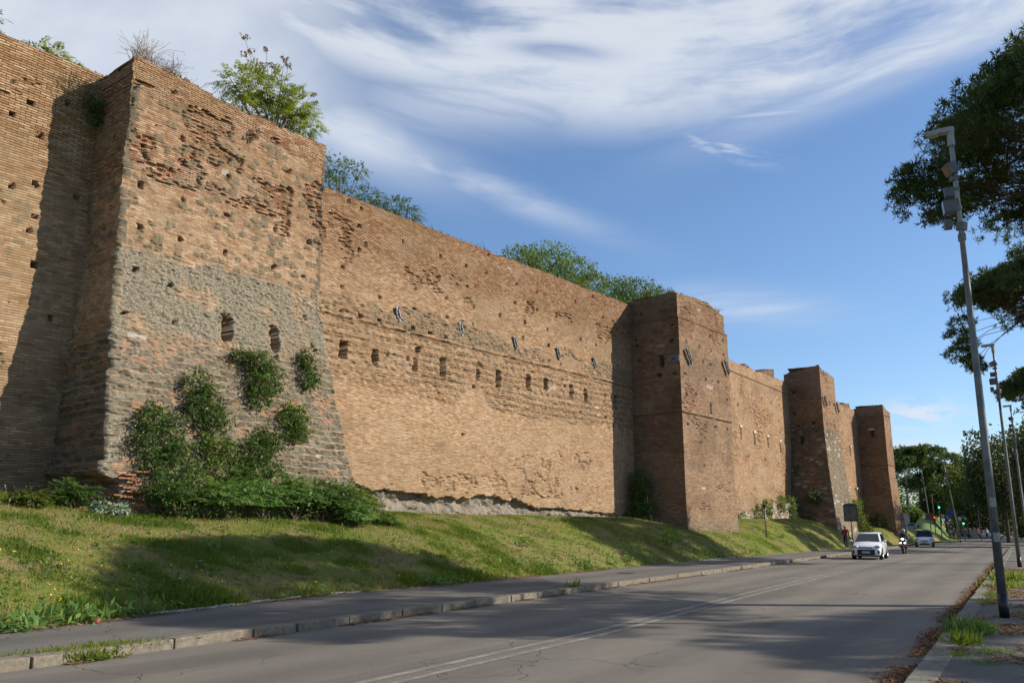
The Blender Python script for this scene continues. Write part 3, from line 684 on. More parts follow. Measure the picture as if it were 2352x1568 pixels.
# ------------------------------------------------------------------ far stretches and towers C, D
def far_field(seed, pale=.3, joints=.15, zrub=None, red=.1, stain_shade=.1, pinky=None, rub_grey=.3, cor=(), white=.0):
    def f(S, Z, K, G):
        disp, za, zb, part, hb = base_field(S, Z, K, G, seed, .3, .006, .012, joints)
        nz = fbm(S * .5, Z * .7, seed + 3, 4)
        disp = damage(disp, zb, sst(nz, .58, .7) * .7, hb, .06, 2)
        zb[..., 0] = pale + .25 * sst(fbm(S * .4, Z * .5, seed + 8, 3), .45, .65)
        if pinky is not None: zb[..., 0] = np.maximum(zb[..., 0], .95 * sst(pinky - Z, -.15, .15))
        zb[..., 1] = np.maximum(zb[..., 1], red); zb[..., 2] = stain_shade + .3 * sst(fbm(S * .5, Z * .8, seed + 5, 4), .5, .7)
        if zrub is not None:
            r_ = sst(zrub - Z, -.05, .05); f1, f2, cid = worley(S / .38, Z / .22, seed)
            st = sst(f2 - f1, .05, .16) * (cid > .30) * r_ * (Z > 2.6)
            za[..., 1] = st; za[..., 2] = cid * .6; za[..., 0] = r_ * rub_grey; disp += st * .04 + r_ * (fbm(S * 3, Z * 3, seed, 3) - .5) * .16
            zb[..., 3] = np.where((cid > .93) & (f2 - f1 > .12) & (r_ > .5), white, 0)
        for zc in cor:
            lg = (Z > zc) & (Z < zc + .09); disp = np.where(lg, .07, disp); u_ = (Z <= zc) & (Z > zc - .08); zb[..., 2] = np.where(u_, .8, zb[..., 2])  # dark band paints the shade below the cornice
        return disp, za, zb, part
    return f
c2 = empty('city_wall', (66, 28.5, 2), 'brick wall between the square tower and the rubble-skirted tower, pale foot with hanging plants', 'wall')
bcY = lambda x: 27.45 + (x - 54) * (29.26 - 27.45) / 25.0
slD = [(65.32, 9.15, .3, .9, .6), (68.56, 8.95, .32, 1.0, .6), (71.97, 8.95, .3, .9, .6), (75.42, 8.75, .3, .9, .6)]
hD = pt([(61, 12.9), (63.4, 12.8), (66, 12.7), (68.6, 12.7), (71, 12.6), (73.6, 12.6), (76, 12.6), (62, 11.4), (65, 11.4), (69, 11.3), (72.8, 11.3), (75.5, 11.2), (63, 7.4), (67, 7.4), (71, 7.4), (74.6, 7.3)], .24, .3)
fBC = mas(lambda z: (53.6, bcY(53.6)), lambda z: (79.3, bcY(79.3)), 1.2, ragged(lambda s: interp(s, [(53.6, 14.6), (63, 14.83), (71, 14.92), (76.5, 15.0), (79.3, 15.2)]), .22, 81, .5), 53.6, 79.3, far_field(101, .38, .1, None, .05, .02, 6.6, cor=(13.98,)), .11, holes=slD + hD, cap=2.2, seed=11)
join('masonry_face', [fBC], M_F, c2)
slit_backs(c2, slD, bcY)
for (s_, z_) in ((65.32, 9.72), (68.56, 9.55), (71.97, 9.5), (75.42, 9.35)):
    MB().box((s_, bcY(s_) - .02, z_), (.42, .10, .20)).build('lintel', paint('pale_stone', (.62, .57, .50), .9), c2)
def field_foot(S, Z, K, G):
    disp, za, zb, part, hb = base_field(S, Z, K, G, 111, .4, .01, .02, .2)
    f1, f2, cid = worley(S / .55, Z / .28, 9); st = sst(f2 - f1, .05, .2)
    za[..., 1] = st * .7; za[..., 2] = cid; zb[..., 3] = np.where(cid > .45, .55, .1) * st; zb[..., 0] = .9; disp += st * .06 + (fbm(S * 2, Z * 3, 4, 3) - .5) * .2
    return disp, za, zb, part
ft = mas(lambda z: (58.0, bcY(58) - .45), lambda z: (78.2, bcY(78.2) - .45), 1.2, ragged(lambda s: interp(s, [(58, 2.9), (66, 3.0), (68, 3.0), (70, 3.6), (78, 3.75)]), .4, 83, .5), 58, 78.2, field_foot, .12, cap=.45, seed=12)
join('stone_foundation', [ft], M_F, c2)

def cornerC(L):
    (xu, yu), (xb, yb), zs, zg = L
    def f(z):
        p = min(1.1, max(0, (zs - z) / (zs - zg))) ** 1.2
        return (xu + (xb - xu) * p, yu + (yb - yu) * p)
    return f
C_L = cornerC(((79.0, 26.2), (77.0, 25.0), 10.9, 1.5)); C_R = cornerC(((83.0, 26.2), (82.6, 25.0), 10.9, 1.5))
tC = empty('brick_tower', (80, 27, 1.5), 'tower with a flaring grey rubble skirt, behind the walker in red', 'tower')
fCc = mas(C_L, C_R, .9, ragged(lambda s: interp(s, [(79, 16.5), (79.6, 16.1), (81, 15.95), (83, 15.85)]), .3, 91, .4), 79, 83, far_field(121, .25, .1, 10.75, .05, .1, None, .75, white=.75), .10, holes=pt([(80, 11.1), (81, 11.1), (82, 11.1), (79.8, 13.2), (81.2, 13.2), (82.3, 13.2)], .2, .25), cap=3.0, seed=13)
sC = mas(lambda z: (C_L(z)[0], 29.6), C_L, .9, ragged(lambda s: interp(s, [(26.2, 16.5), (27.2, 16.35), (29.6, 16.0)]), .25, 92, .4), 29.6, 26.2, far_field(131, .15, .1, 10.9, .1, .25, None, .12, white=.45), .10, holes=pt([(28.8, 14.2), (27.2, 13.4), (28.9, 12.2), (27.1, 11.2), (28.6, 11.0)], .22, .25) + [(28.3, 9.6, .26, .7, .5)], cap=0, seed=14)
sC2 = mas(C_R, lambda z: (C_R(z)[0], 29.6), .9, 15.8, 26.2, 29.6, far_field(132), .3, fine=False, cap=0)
join('masonry_body', [fCc, sC, sC2], M_D, tC)
plate(tC, (79.6, 26.18, 13.2), 1.0, .22, R(-30), (0, -1, 0), .10, .14); plate(tC, (82.9, 26.18, 12.9), 1.0, .22, R(-30), (0, -1, 0), .10, .14)
# broken parapet standing behind the wall head beside this tower
pr = mas(lambda z: (75.0, 30.6), lambda z: (79.2, 30.6), 13.0, ragged(lambda s: interp(s, [(75, 15.5), (76, 15.9), (77.2, 16.3), (79.2, 16.4)]), .5, 95, .5), 75, 79.2, far_field(141, .1, .3, None, .1, .5), .15, cap=1.0, seed=15)
pr2 = mas(lambda z: (70.9, 30.4), lambda z: (73.2, 30.4), 13.0, ragged(lambda s: interp(s, [(70.9, 15.5), (72, 16.0), (73.2, 15.6)]), .4, 96, .5), 70.9, 73.2, far_field(142, .1, .3, None, .1, .5), .15, cap=.8, seed=16)
join('broken_parapet', [pr, pr2], M_D, tC)

c3 = empty('city_wall', (91, 29.3, 1.5), 'narrow strip of brick wall between the last two towers, leaves hanging below its slits', 'wall')
fCD = mas(lambda z: (82.6, 29.3), lambda z: (100.2, 29.4), .9, ragged(lambda s: interp(s, [(82.6, 15.4), (94, 14.9), (100, 14.6)]), .35, 97, .6), 82.6, 100.2, far_field(151, .35, .1, None, .15, .02, 6.5), .12, holes=[(96.6, 9.9, .32, 1.0, .6), (92.2, 5.6, .3, .8, .5), (95.0, 5.55, .3, .8, .5), (97.6, 5.5, .3, .8, .5)], cap=2.0, seed=17)
join('masonry_face', [fCD], M_F, c3)
slit_backs(c3, [(96.6, 9.9, .32, 1.0, .6), (92.2, 5.6, .3, .8, .5), (95.0, 5.55, .3, .8, .5), (97.6, 5.5, .3, .8, .5)], lambda s: 29.35)
for (s_, z_) in ((96.6, 10.45), (92.2, 6.05), (95.0, 6.0), (97.6, 5.95)):
    MB().box((s_, 29.3, z_), (.42, .12, .2)).build('lintel', paint('pale_stone', (.62, .57, .50), .9), c3)
pr3 = mas(lambda z: (97.3, 30.2), lambda z: (100.4, 30.2), 12.5, ragged(lambda s: interp(s, [(97.3, 15.1), (98.2, 15.6), (100.4, 15.5)]), .3, 98, .5), 97.3, 100.4, far_field(161, .1, .3, None, .1, .5), .15, cap=.8, seed=18)
join('broken_parapet', [pr3], M_D, c3)
D_L = cornerC(((100.0, 26.5), (98.4, 25.8), 7.6, 1.3)); D_R = cornerC(((102.6, 26.5), (101.6, 25.6), 7.6, 1.3))
tD = empty('brick_tower', (101, 27.5, 1.3), 'farthest tower, narrow, its foot flaring out beside the road bend', 'tower')
fDD = mas(D_L, D_R, .6, ragged(lambda s: interp(s, [(100, 15.1), (102.6, 14.4)]), .25, 101, .5), 100, 102.6, far_field(171, .25, .1, 3.4, .1, .05, None, .15, cor=(14.0, 8.5)), .10, cap=3.0, seed=19)
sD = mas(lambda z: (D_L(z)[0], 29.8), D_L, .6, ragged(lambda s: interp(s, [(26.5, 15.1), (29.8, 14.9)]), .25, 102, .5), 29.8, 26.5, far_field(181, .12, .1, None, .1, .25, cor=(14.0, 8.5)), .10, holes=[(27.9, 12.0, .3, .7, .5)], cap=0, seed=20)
sD2 = mas(D_R, lambda z: (D_R(z)[0] + .3, 29.8), .6, 14.6, 26.5, 29.8, far_field(182), .25, fine=False, cap=0)
join('masonry_body', [fDD, sD, sD2], M_D, tD)
MB().box((99.9, 27.9, 12.5), (.14, .6, .18)).build('lintel', paint('pale_stone', (.62, .57, .50), .9), tD)

# ------------------------------------------------------------------ ground, road, pavements, bank
def kerbL(x): return 11.0 + .132 * x - .0000 * x
def kerbR(x): return 1.27 + .1417 * x
def toe(x): return interp(x, [(-20, 11.5), (0, 14.0), (6, 14.95), (8.8, 15.7), (13.5, 16.9), (23.3, 18.0), (35, 19.65), (60, 22.0), (80, 23.6), (100, 25.2), (130, 28)])
def zwall(x): return interp(x, [(-20, 3.2), (9, 2.85), (12, 2.45), (16, 2.45), (25, 2.34), (44, 2.33), (50, 2.25), (58, 2.35), (74, 2.5), (80, 2.0), (100, 1.7), (120, 1.6)])
def bank_z(x, y):
    x = np.asarray(x, float); y = np.asarray(y, float)
    t = np.clip((y - toe(x)) / np.maximum(27.2 - toe(x), 2.2), 0, 1)
    z = .10 + (zwall(x) - .10) * (1 - (1 - t) ** 1.75)
    return z + (fbm(x * .35, y * .35, 5, 3) - .5) * .08 * sst(t, 0, .2)
def side_z(x): q = np.maximum(0, np.asarray(x, float) - 120); return .02 * q + .00015 * q * q
def hill_z(x, y):
    x = np.asarray(x, float); y = np.asarray(y, float)
    base = .088 * np.maximum(0, x - 126)
    base = 8.0 * (1 - np.exp(-base / 8.0 * 1.1)) + .5 * (fbm(x * .06, y * .09, 6, 3) - .5)
    ra = y / np.maximum(x, 1)
    road = side_z(x)
    k = sst(ra, .209, .232) * (1 - sst(ra, .234, .247)); k2 = sst(ra, .250, .27)
    return base * k + road * (1 - k) * sst(ra, .212, .226) * (1 - k2) + (road + 1.5) * k2

def grid_sheet(name, xs, ys_of_x, zf, mat, kind='structure', nv=30, attrs=None, smooth=True):
    nx = len(xs); V = []
    for x in xs:
        y0, y1 = ys_of_x(x); yy = np.linspace(y0, y1, nv); V.append(np.stack([np.full(nv, x), yy, zf(np.full(nv, x), yy)], -1))
    V = np.vstack(V); idx = np.arange(nx * nv).reshape(nx, nv)
    F = np.stack([idx[:-1, :-1], idx[1:, :-1], idx[1:, 1:], idx[:-1, 1:]], -1).reshape(-1, 4)
    o = link(name, mesh_np(name, V, F, smooth), mat); tag(o, kind=kind); return o

def mat_asphalt(name, base=(.138, .122, .098), patch=0.0):
    m, T = newmat(name); g = T.n('ShaderNodeNewGeometry').outputs['Position']
    fine = T.noise(g, 55.0, 4, .7); med = T.noise(g, 4.0, 5, .6); big = T.noise(T.scale(g, (.25, .9, 1)), .8, 4)
    c = T.mix(T.ss(big, .3, .7), tuple(x * .82 for x in base), tuple(x * 1.22 for x in base))
    c = T.mix(T.ss(med, .35, .7, 0, .35), c, tuple(x * .75 for x in base))
    c = T.mix(T.ss(fine, .35, .70, 0.0, .5), c, (.175, .162, .142))
    c = T.mix(T.ss(fine, .5, .30, 0.0, .45), c, (.035, .032, .030))
    # wheel tracks polished lighter along the lanes, oil-dark stripe between them, repair patches
    sx = T.n('ShaderNodeSeparateXYZ', inp={0: g}); lane = T.sub(sx.outputs[1], T.mul(sx.outputs[0], .14))
    trk = T.m('SINE', T.mul(T.add(lane, T.mul(T.noise(g, .15, 2), .5)), 3.7))
    c = T.mix(T.mul(T.ss(trk, .1, .95), .16), c, (.20, .185, .16)); c = T.mix(T.mul(T.ss(trk, -.1, -.95), .20), c, (.05, .046, .04))
    pv = T.n('ShaderNodeTexVoronoi', distance='CHEBYCHEV', inp={'Vector': T.scale(g, (.16, .45, 1)), 'Scale': 1.0, 'Randomness': .8})
    c = T.mix(T.ss(T.n('ShaderNodeSeparateColor', inp={0: pv.outputs['Color']}).outputs[0], .80, .81, 0.0, .22), c, (.06, .055, .048))
    sp = T.noise(g, 1.7, 5, .7); c = T.mix(T.ss(sp, .60, .72, 0.0, .35), c, (.05, .045, .04))
    # hairline cracks
    v = T.n('ShaderNodeTexVoronoi', feature='DISTANCE_TO_EDGE', inp={'Vector': T.n('ShaderNodeVectorMath', operation='ADD', inp={0: g, 1: T.scale(T.n('ShaderNodeTexNoise', inp={'Vector': g, 'Scale': 1.3, 'Detail': 4.0}).outputs['Color'], (1.6, 1.6, 0))}).outputs[0], 'Scale': .55}).outputs[0]
    cr = T.mul(T.ss(v, .0, .012, 1.0, 0.0), T.ss(T.noise(g, .22, 2), .5, .6))
    c = T.mix(T.mul(cr, .7), c, (.03, .027, .025))
    finish(T, c, .86, T.sub(fine, T.mul(cr, 1.0)), .012, .8, **{'Specular IOR Level': .35}); return m
M_ASPH = mat_asphalt('asphalt_road'); M_PAVE = mat_asphalt('asphalt_pavement', (.105, .096, .083))
def mat_turf(name, dry=.5, bright=1.0):
    m, T = newmat(name); g = T.n('ShaderNodeNewGeometry').outputs['Position']
    a = T.noise(g, .55, 4, .6); b = T.noise(g, 3.5, 5, .7); c_ = T.noise(g, 25.0, 4, .7)
    f = T.add(T.mul(a, .55), T.add(T.mul(b, .30), T.mul(c_, .25)))
    q = lambda c: tuple(x * bright for x in c)
    c = T.ramp(f, [(.36, q((.075, .112, .016))), (.48, q((.115, .150, .026))), (.56, q((.165, .160, .045))), (.64, q((.200, .160, .078))), (.76, q((.150, .105, .060)))])
    finish(T, c, .95, c_, .03, 1.0, **{'Specular IOR Level': .1}); return m
def leafmat_lawn():
    m, T = newmat('lawn'); g = T.n('ShaderNodeNewGeometry').outputs['Position']; a = T.noise(g, .4, 4); b = T.noise(g, 4.0, 4, .7)
    finish(T, T.ramp(T.add(T.mul(a, .6), T.mul(b, .4)), [(.35, (.055, .098, .010)), (.5, (.095, .150, .018)), (.65, (.140, .170, .034))]), .95, b, .05); return m
M_TURF = mat_turf('turf_soil'); M_LAWN = leafmat_lawn()
def mat_stone(name, base):
    m, T = newmat(name); g = T.n('ShaderNodeNewGeometry').outputs['Position']
    a = T.noise(g, 9.0, 5, .7); b = T.noise(g, 50.0, 3, .6); l = T.noise(g, 1.2, 3)
    c = T.mix(T.ss(a, .35, .65), tuple(x * .62 for x in base), base); c = T.mix(T.ss(b, .4, .7, 0, .4), c, (.10, .09, .07))
    c = T.mix(T.ss(l, .45, .7, 0, .4), c, tuple(x * .5 for x in base))
    finish(T, c, .9, T.add(a, T.mul(b, .4)), .012, 1.0, **{'Specular IOR Level': .2}); return m
M_KERB = mat_stone('travertine_kerb', (.22, .19, .145))
M_KERB2 = mat_stone('grey_kerb', (.22, .20, .165))
M_LINE = None
def mat_line():
    m, T = newmat('worn_road_paint'); g = T.n('ShaderNodeNewGeometry').outputs['Position']
    a = T.noise(g, 2.2, 6, .75); b = T.noise(g, 60.0, 3)
    c = T.mix(T.ss(T.add(a, T.mul(b, .3)), .45, .72), (.29, .275, .23), (.145, .134, .112))
    finish(T, c, .8, b, .006); return m
M_LINE = mat_line()

# one wide sheet to the horizon
gm = MB().raw([(-3000, -3000, -.06), (3500, -3000, -.06), (3500, 3500, -.06), (-3000, 3500, -.06)], [(0, 1, 2, 3)])
tag(gm.build('ground', M_TURF), kind='structure')
# road: widens into the crossing at the far end
xs = np.concatenate([np.linspace(-25, 105, 66), np.linspace(108, 330, 50)])
def road_lim(x):
    if x <= 88: return (kerbR(x), kerbL(x))
    k = min(1, (x - 88) / 30); k = k * k * (3 - 2 * k)
    return (kerbR(x) * (1 - k) + (-30) * k, kerbL(x) * (1 - k) + (.20 * x if x > 118 else kerbL(x)) * k)
grid_sheet('road', xs, road_lim, lambda x, y: np.zeros_like(x), M_ASPH, nv=8, smooth=False)
# side road climbing at the far left
xs2 = np.linspace(100, 300, 50)
grid_sheet('side_road', xs2, lambda x: (.232 * x, .262 * x + .5), lambda x, y: side_z(x) + .012 + 0 * y, M_ASPH, nv=4)
# lawn hill between the roads
grid_sheet('grass_hill', np.linspace(124, 320, 60), lambda x: (.208 * x, .251 * x), lambda x, y: hill_z(x, y) + .02, M_LAWN, nv=16)
# pavements (left and right) and kerbs
PZ = .125
grid_sheet('pavement', np.linspace(-25, 104, 60), lambda x: (kerbL(x) + .30, max(kerbL(x) + .6, float(toe(x)) + .5)), lambda x, y: np.full_like(x, PZ), M_PAVE, nv=5, smooth=False)
grid_sheet('pavement', np.linspace(-25, 88, 60), lambda x: (kerbR(x) - 5.5, kerbR(x) - .29), lambda x, y: np.full_like(x, PZ), M_PAVE, nv=5, smooth=False)
def kerb_run(name, fy, side, x0, x1, mat, label, seg=1.05, w=.30):
    o = empty(name, (x0, float(fy(x0)), 0), label, 'kerb'); x = x0; V = MB(); r_ = random.Random(3)
    while x < x1:
        L = seg * r_.uniform(.85, 1.5); a = x + .012; b = min(x1, x + L) - .012
        t = math.atan(.135); cx = (a + b) / 2; cy = float(fy(cx)) + side * w / 2
        V.box((cx, cy + r_.uniform(-.012, .012), .03 + r_.uniform(-.004, .004)), ((b - a) * 1.008, w, .22), rz=t + r_.uniform(-.004, .004), rx=r_.uniform(-.02, .02))
        x += L
    V.build('kerb_stones', mat, o, bevel=.018); return o
kerb_run('kerb', kerbL, 1, -12, 86, M_KERB, 'pale travertine kerb along the pavement below the grass bank')
kerb_run('kerb', kerbR, -1, 2, 86, M_KERB2, 'weathered grey kerb with brown pine needles beside the near lamp post')
# double centre line
def dbl(x): return interp(x, [(-20, 3.7), (7.1, 7.55), (12.8, 8.2), (21.6, 9.6), (31.5, 11.1), (51.8, 13.75), (66, 14.6), (76, 14.2), (84, 12.6)])
def strip(fy, off, w, x0, x1, z=.005, n=80):
    b = MB()
    for i in range(n):
        a = x0 + (x1 - x0) * i / n; c = x0 + (x1 - x0) * (i + 1) / n
        ya, yc = float(fy(a)) + off, float(fy(c)) + off
        b.raw([(a, ya, z), (c, yc, z), (c, yc + w, z), (a, ya + w, z)], [(0, 1, 2, 3)])
    return b
ln = strip(dbl, .10, .12, -8, 84); ln2 = strip(dbl, -.22, .12, -8, 84); ln.raw(ln2.v, ln2.f)
tag(ln.build('road_marking', M_LINE), kind='structure')
seam = strip(dbl, .32, .30, -8, 30, .004)
tag(seam.build('asphalt_seam', mat_asphalt('asphalt_dark_strip', (.100, .090, .078))), kind='structure')
zb_ = MB().raw([(101, 14, .006), (101.6, 14, .006), (103.5, 24, .006), (102.9, 24, .006)], [(0, 1, 2, 3)]); zb_.raw([(140, 22, .006), (140.8, 22, .006), (140.8, 30, .006), (140, 30, .006)], [(0, 1, 2, 3)])
tag(zb_.build('stop_line', M_LINE), kind='structure')
# grass bank
xsb = np.linspace(-18, 128, 230)
grid_sheet('grass_bank', xsb, lambda x: (float(toe(x)) - .12 + .25 * (float(vn(np.array([x * 1.3]), np.array([0.]), 3)[0]) - .5), 36.), lambda x, y: bank_z(x, y), M_TURF, nv=90)
# traffic island of the crossing
isl = MB(); isl.prism([(0, 0), (.0, .14), (9, .14), (9, 0)], -1.0, 1.0, Matrix.Translation((150, 25.5, 0)) @ Matrix.Rotation(R(-70), 4, 'Z'))
tag(isl.build('traffic_island', M_KERB2), kind='structure')

# ------------------------------------------------------------------ vegetation generators
def leaf_mesh(P, D, Nn, L, Wd, var, fold=.0):
    """rhombic leaves: base P, direction D, normal Nn, length L, width Wd"""
    n = len(P); S = np.cross(D, Nn); S /= np.maximum(np.linalg.norm(S, axis=1, keepdims=True), 1e-6)
    L = np.asarray(L)[:, None] * np.ones((n, 1)); Wd = np.asarray(Wd)[:, None] * np.ones((n, 1))
    V = np.stack([P, P + D * L * .45 + S * Wd * .5, P + D * L, P + D * L * .45 - S * Wd * .5], 1).reshape(-1, 3)
    F = np.arange(n * 4).reshape(n, 4)
    return V, F, np.repeat(var, 4)
def unit(n, rs, up=0.0):
    v = rs.normal(size=(n, 3)); v[:, 2] += up; return v / np.linalg.norm(v, axis=1, keepdims=True)
def blob_points(n, c, r, rs, shell=.35, lower=1.0):
    d = unit(n, rs); d[:, 2] = np.where(d[:, 2] < 0, d[:, 2] * lower, d[:, 2])
    q = rs.uniform(shell, 1, n) ** .6
    return np.array(c) + d * q[:, None] * np.array(r), d
def broad_leaves(blobs, n, size, rs, droop=-.25, clump=7, spread=.28, shell=.45):
    """leaves in small clumps scattered over ellipsoid blobs"""
    vol = np.array([b[1][0] * b[1][1] * b[1][2] for b in blobs]) ** .67; vol = vol / vol.sum(); P = []; Dn = []
    for (c, r), w in zip(blobs, vol):
        k = max(3, int(n * w / clump)); p, d = blob_points(k, c, r, rs, shell)
        p = np.repeat(p, clump, 0) + rs.normal(size=(k * clump, 3)) * spread * min(r) * .8; P.append(p); Dn.append(np.repeat(d, clump, 0))
    P = np.vstack(P); Dn = np.vstack(Dn); m = len(P)
    D = unit(m, rs) * .9 + Dn * .5; D[:, 2] += droop; D /= np.linalg.norm(D, axis=1, keepdims=True)
    Nn = unit(m, rs, .9); L = size * rs.uniform(.6, 1.3, m)
    return leaf_mesh(P, D, Nn, L, L * .55, rs.uniform(0, 1, m))
def fronds(base, tip_dir, L, rs, pairs=7, leaf=.13, var=None, droop=.35, wid=.32):
    """compound leaves: base (n,3), tip_dir (n,3), length (n)"""
    n = len(base); P = []; D = []; Nn = []; Ls = []; Va = []
    if var is None: var = rs.uniform(0, 1, n)
    side0 = np.cross(tip_dir, np.array([0, 0, 1.])); side0 /= np.maximum(np.linalg.norm(side0, axis=1, keepdims=True), 1e-6)
    for i in range(pairs):
        t = (i + 1.0) / pairs
        c = base + tip_dir * (L * t)[:, None]; c[:, 2] -= droop * L * t * t
        tg = tip_dir.copy(); tg[:, 2] -= 2 * droop * t; tg /= np.linalg.norm(tg, axis=1, keepdims=True)
        for s in (-1, 1):
            d = side0 * s * .9 + tg * .45 + rs.normal(size=(n, 3)) * .12; d[:, 2] -= .2; d /= np.linalg.norm(d, axis=1, keepdims=True)
            P.append(c); D.append(d); Nn.append(np.cross(tg, side0) + rs.normal(size=(n, 3)) * .25); Ls.append(leaf * (1.15 - .45 * t) * rs.uniform(.85, 1.15, n)); Va.append(np.clip(var + rs.normal(size=n) * .10, 0, 1))
    Ls = np.concatenate(Ls)
    return leaf_mesh(np.vstack(P), np.vstack(D), np.vstack(Nn), Ls, Ls * wid, np.concatenate(Va))
def cat(meshes):
    V = []; F = []; A = []; o = 0
    for v, f, a in meshes: V.append(v); F.append(f + o); A.append(a); o += len(v)
    return np.vstack(V), np.vstack(F), np.concatenate(A)
def leaf_obj(name, vfa, mat, parent): 
    v, f, a = vfa
    return link(name, mesh_np(name, v, f, False, {'var': a}), mat, parent)

G_AIL = leafmat('ailanthus_leaf', [(0, (0.048, 0.096, 0.01)), (0.4, (0.12, 0.192, 0.016)), (0.7, (0.264, 0.296, 0.024)), (1, (0.416, 0.36, 0.036))], .5)
G_DARK = leafmat('dark_leaf', [(0, (0.019, 0.05, 0.011)), (0.5, (0.043, 0.096, 0.019)), (0.85, (0.082, 0.151, 0.03)), (1, (0.151, 0.205, 0.047))], .3)
G_MID = leafmat('mid_leaf', [(0, (0.037, 0.073, 0.012)), (0.5, (0.075, 0.139, 0.021)), (0.85, (0.133, 0.212, 0.034)), (1, (0.217, 0.267, 0.048))], .38)
G_YEL = leafmat('yellowing_leaf', [(0, (0.03, 0.049, 0.007)), (0.5, (0.064, 0.086, 0.013)), (0.85, (0.112, 0.12, 0.017)), (1, (0.173, 0.143, 0.022))], .35)
G_FERN = leafmat('fresh_leaf', [(0, (0.048, 0.117, 0.022)), (0.5, (0.102, 0.204, 0.048)), (0.85, (0.165, 0.281, 0.075)), (1, (0.267, 0.361, 0.11))], .4)
G_PINE = leafmat('pine_needles', [(0, (0.013, 0.031, 0.01)), (0.5, (0.029, 0.06, 0.017)), (0.85, (0.058, 0.104, 0.026)), (1, (0.124, 0.169, 0.039))], .22, .6)
G_PINE2 = leafmat('hill_pine_needles', [(0, (0.013, 0.034, 0.008)), (0.5, (0.032, 0.068, 0.011)), (0.85, (0.059, 0.104, 0.017)), (1, (0.095, 0.142, 0.027))], .25, .6)  # greener needle tone for the pines on the hill
G_DRY = leafmat('dry_stalk', [(0, (0.112, 0.077, 0.052)), (0.5, (0.182, 0.14, 0.098)), (1, (0.266, 0.217, 0.161))], .2, .9)
G_GRASS = leafmat('grass_blade', [(0, (0.073, 0.121, 0.013)), (0.35, (0.122, 0.176, 0.022)), (0.62, (0.201, 0.22, 0.037)), (0.82, (0.305, 0.237, 0.094)), (1, (0.366, 0.264, 0.143))], .5, .8)
G_SEED = leafmat('seed_cluster', [(0, (.10, .035, .02)), (.6, (.22, .09, .045)), (1, (.34, .19, .09))], .15, .9)
G_SHADE = leafmat('painted_shade_leaf', [(0, (.006, .014, .004)), (.5, (.014, .030, .008)), (.85, (.030, .055, .012)), (1, (.055, .080, .018))], .2)  # shade of the far trees painted in as near-black leaf colour
M_BARK = mat_stone('bark', (.150, .105, .075)); M_TWIG = mat_stone('twig', (.17, .12, .08))
M_PBARK = mat_stone('pine_bark', (.095, .066, .048))

def wall_shrub(name, loc, blobs, n, size, mat, label, cat_='shrub', seed=1, fr=0, stems=True, frl=.55, group=None):
    """plant rooted in or against the masonry; blobs in world coordinates"""
    rs = np.random.RandomState(seed); o = empty(name, loc, label, cat_, group)
    parts = [broad_leaves(blobs, n, size, rs, -.45, 6, .22, .25)]
    if fr:
        k = fr; P = []; Dd = []
        for c, r in blobs:
            p, d = blob_points(max(2, k // len(blobs)), c, [q * .55 for q in r], rs, .1); P.append(p); Dd.append(d)
        P = np.vstack(P); Dd = np.vstack(Dd); Dd[:, 2] = np.abs(Dd[:, 2]) * .5 + .15; Dd[:, 1] -= .35; P = P + Dd * .12 * (n > 300); Dd /= np.linalg.norm(Dd, axis=1, keepdims=True)
        parts.append(fronds(P, Dd, frl * rs.uniform(.7, 1.2, len(P)), rs, 7, .15))
    leaf_obj('foliage', cat(parts), mat, o)
    if stems:
        b = MB(); L = Vector(loc)
        for c, r in blobs[:6]:
            for j in range(2):
                e = Vector(c) + Vector((rs.uniform(-1, 1) * r[0], rs.uniform(-1, 1) * r[1], rs.uniform(-.6, .6) * r[2]))
                b.tube([L, L.lerp(e, .5) + Vector((0, -.1, .1)), e], [.03, .018, .008], 5)
        b.build('stem', M_TWIG, o)
    return o
def yA(z): return yfA(z) - .12
def ivy(cx, cz, rx, rz, n, seed, label, blobs=None, **k):
    y = yA(cz); bl = blobs or [((cx, y - .12, cz), (rx, .38, rz)), ((cx - rx * .3, y - .2, cz + rz * .4), (rx * .6, .3, rz * .5)), ((cx + rx * .35, y - .1, cz - rz * .45), (rx * .6, .35, rz * .5))]
    return wall_shrub('wall_shrub', (cx, y + .1, cz + rz * .2), bl, int(n * 1.7), .105, k.pop('mat', G_DARK), label, seed=seed, fr=max(14, n // 28), frl=.62, group='shrubs rooted in the flaring tower foot', **k)
AZ = lambda x, z, rx, rz, ry=.35: ((x, yA(z) - .1, z), (rx, ry, rz))

# ------------------------------------------------------------------ plants on the near tower
ivy(15.18, 5.65, .80, 1.0, 1500, 301, 'dark green shrub hanging low centre left under the slits, brown dead stems on its left', blobs=[AZ(14.95, 6.15, .5, .5), AZ(15.2, 5.6, .75, .55), AZ(15.5, 5.1, .7, .5), AZ(14.85, 5.3, .4, .6)])
ivy(17.3, 6.73, .9, 1.0, 1700, 302, 'biggest of the high shrubs, dark green, growing right below the two slits', blobs=[AZ(17.3, 7.2, .65, .5), AZ(17.5, 6.6, .75, .6), AZ(17.3, 6.1, .7, .5), AZ(16.6, 7.35, .4, .22)])
ivy(19.46, 7.2, .5, .9, 520, 303, 'thin dark shrub highest on the right edge of the battered tower', blobs=[AZ(19.3, 7.65, .38, .32, .25), AZ(19.5, 7.0, .42, .48, .25)], mat=G_DARK)
ivy(18.66, 5.31, .65, .7, 950, 304, 'round leafy shrub alone on the right, above the bushes at the foot', mat=G_MID, blobs=[AZ(18.65, 5.5, .6, .5), AZ(18.75, 5.0, .5, .4)])
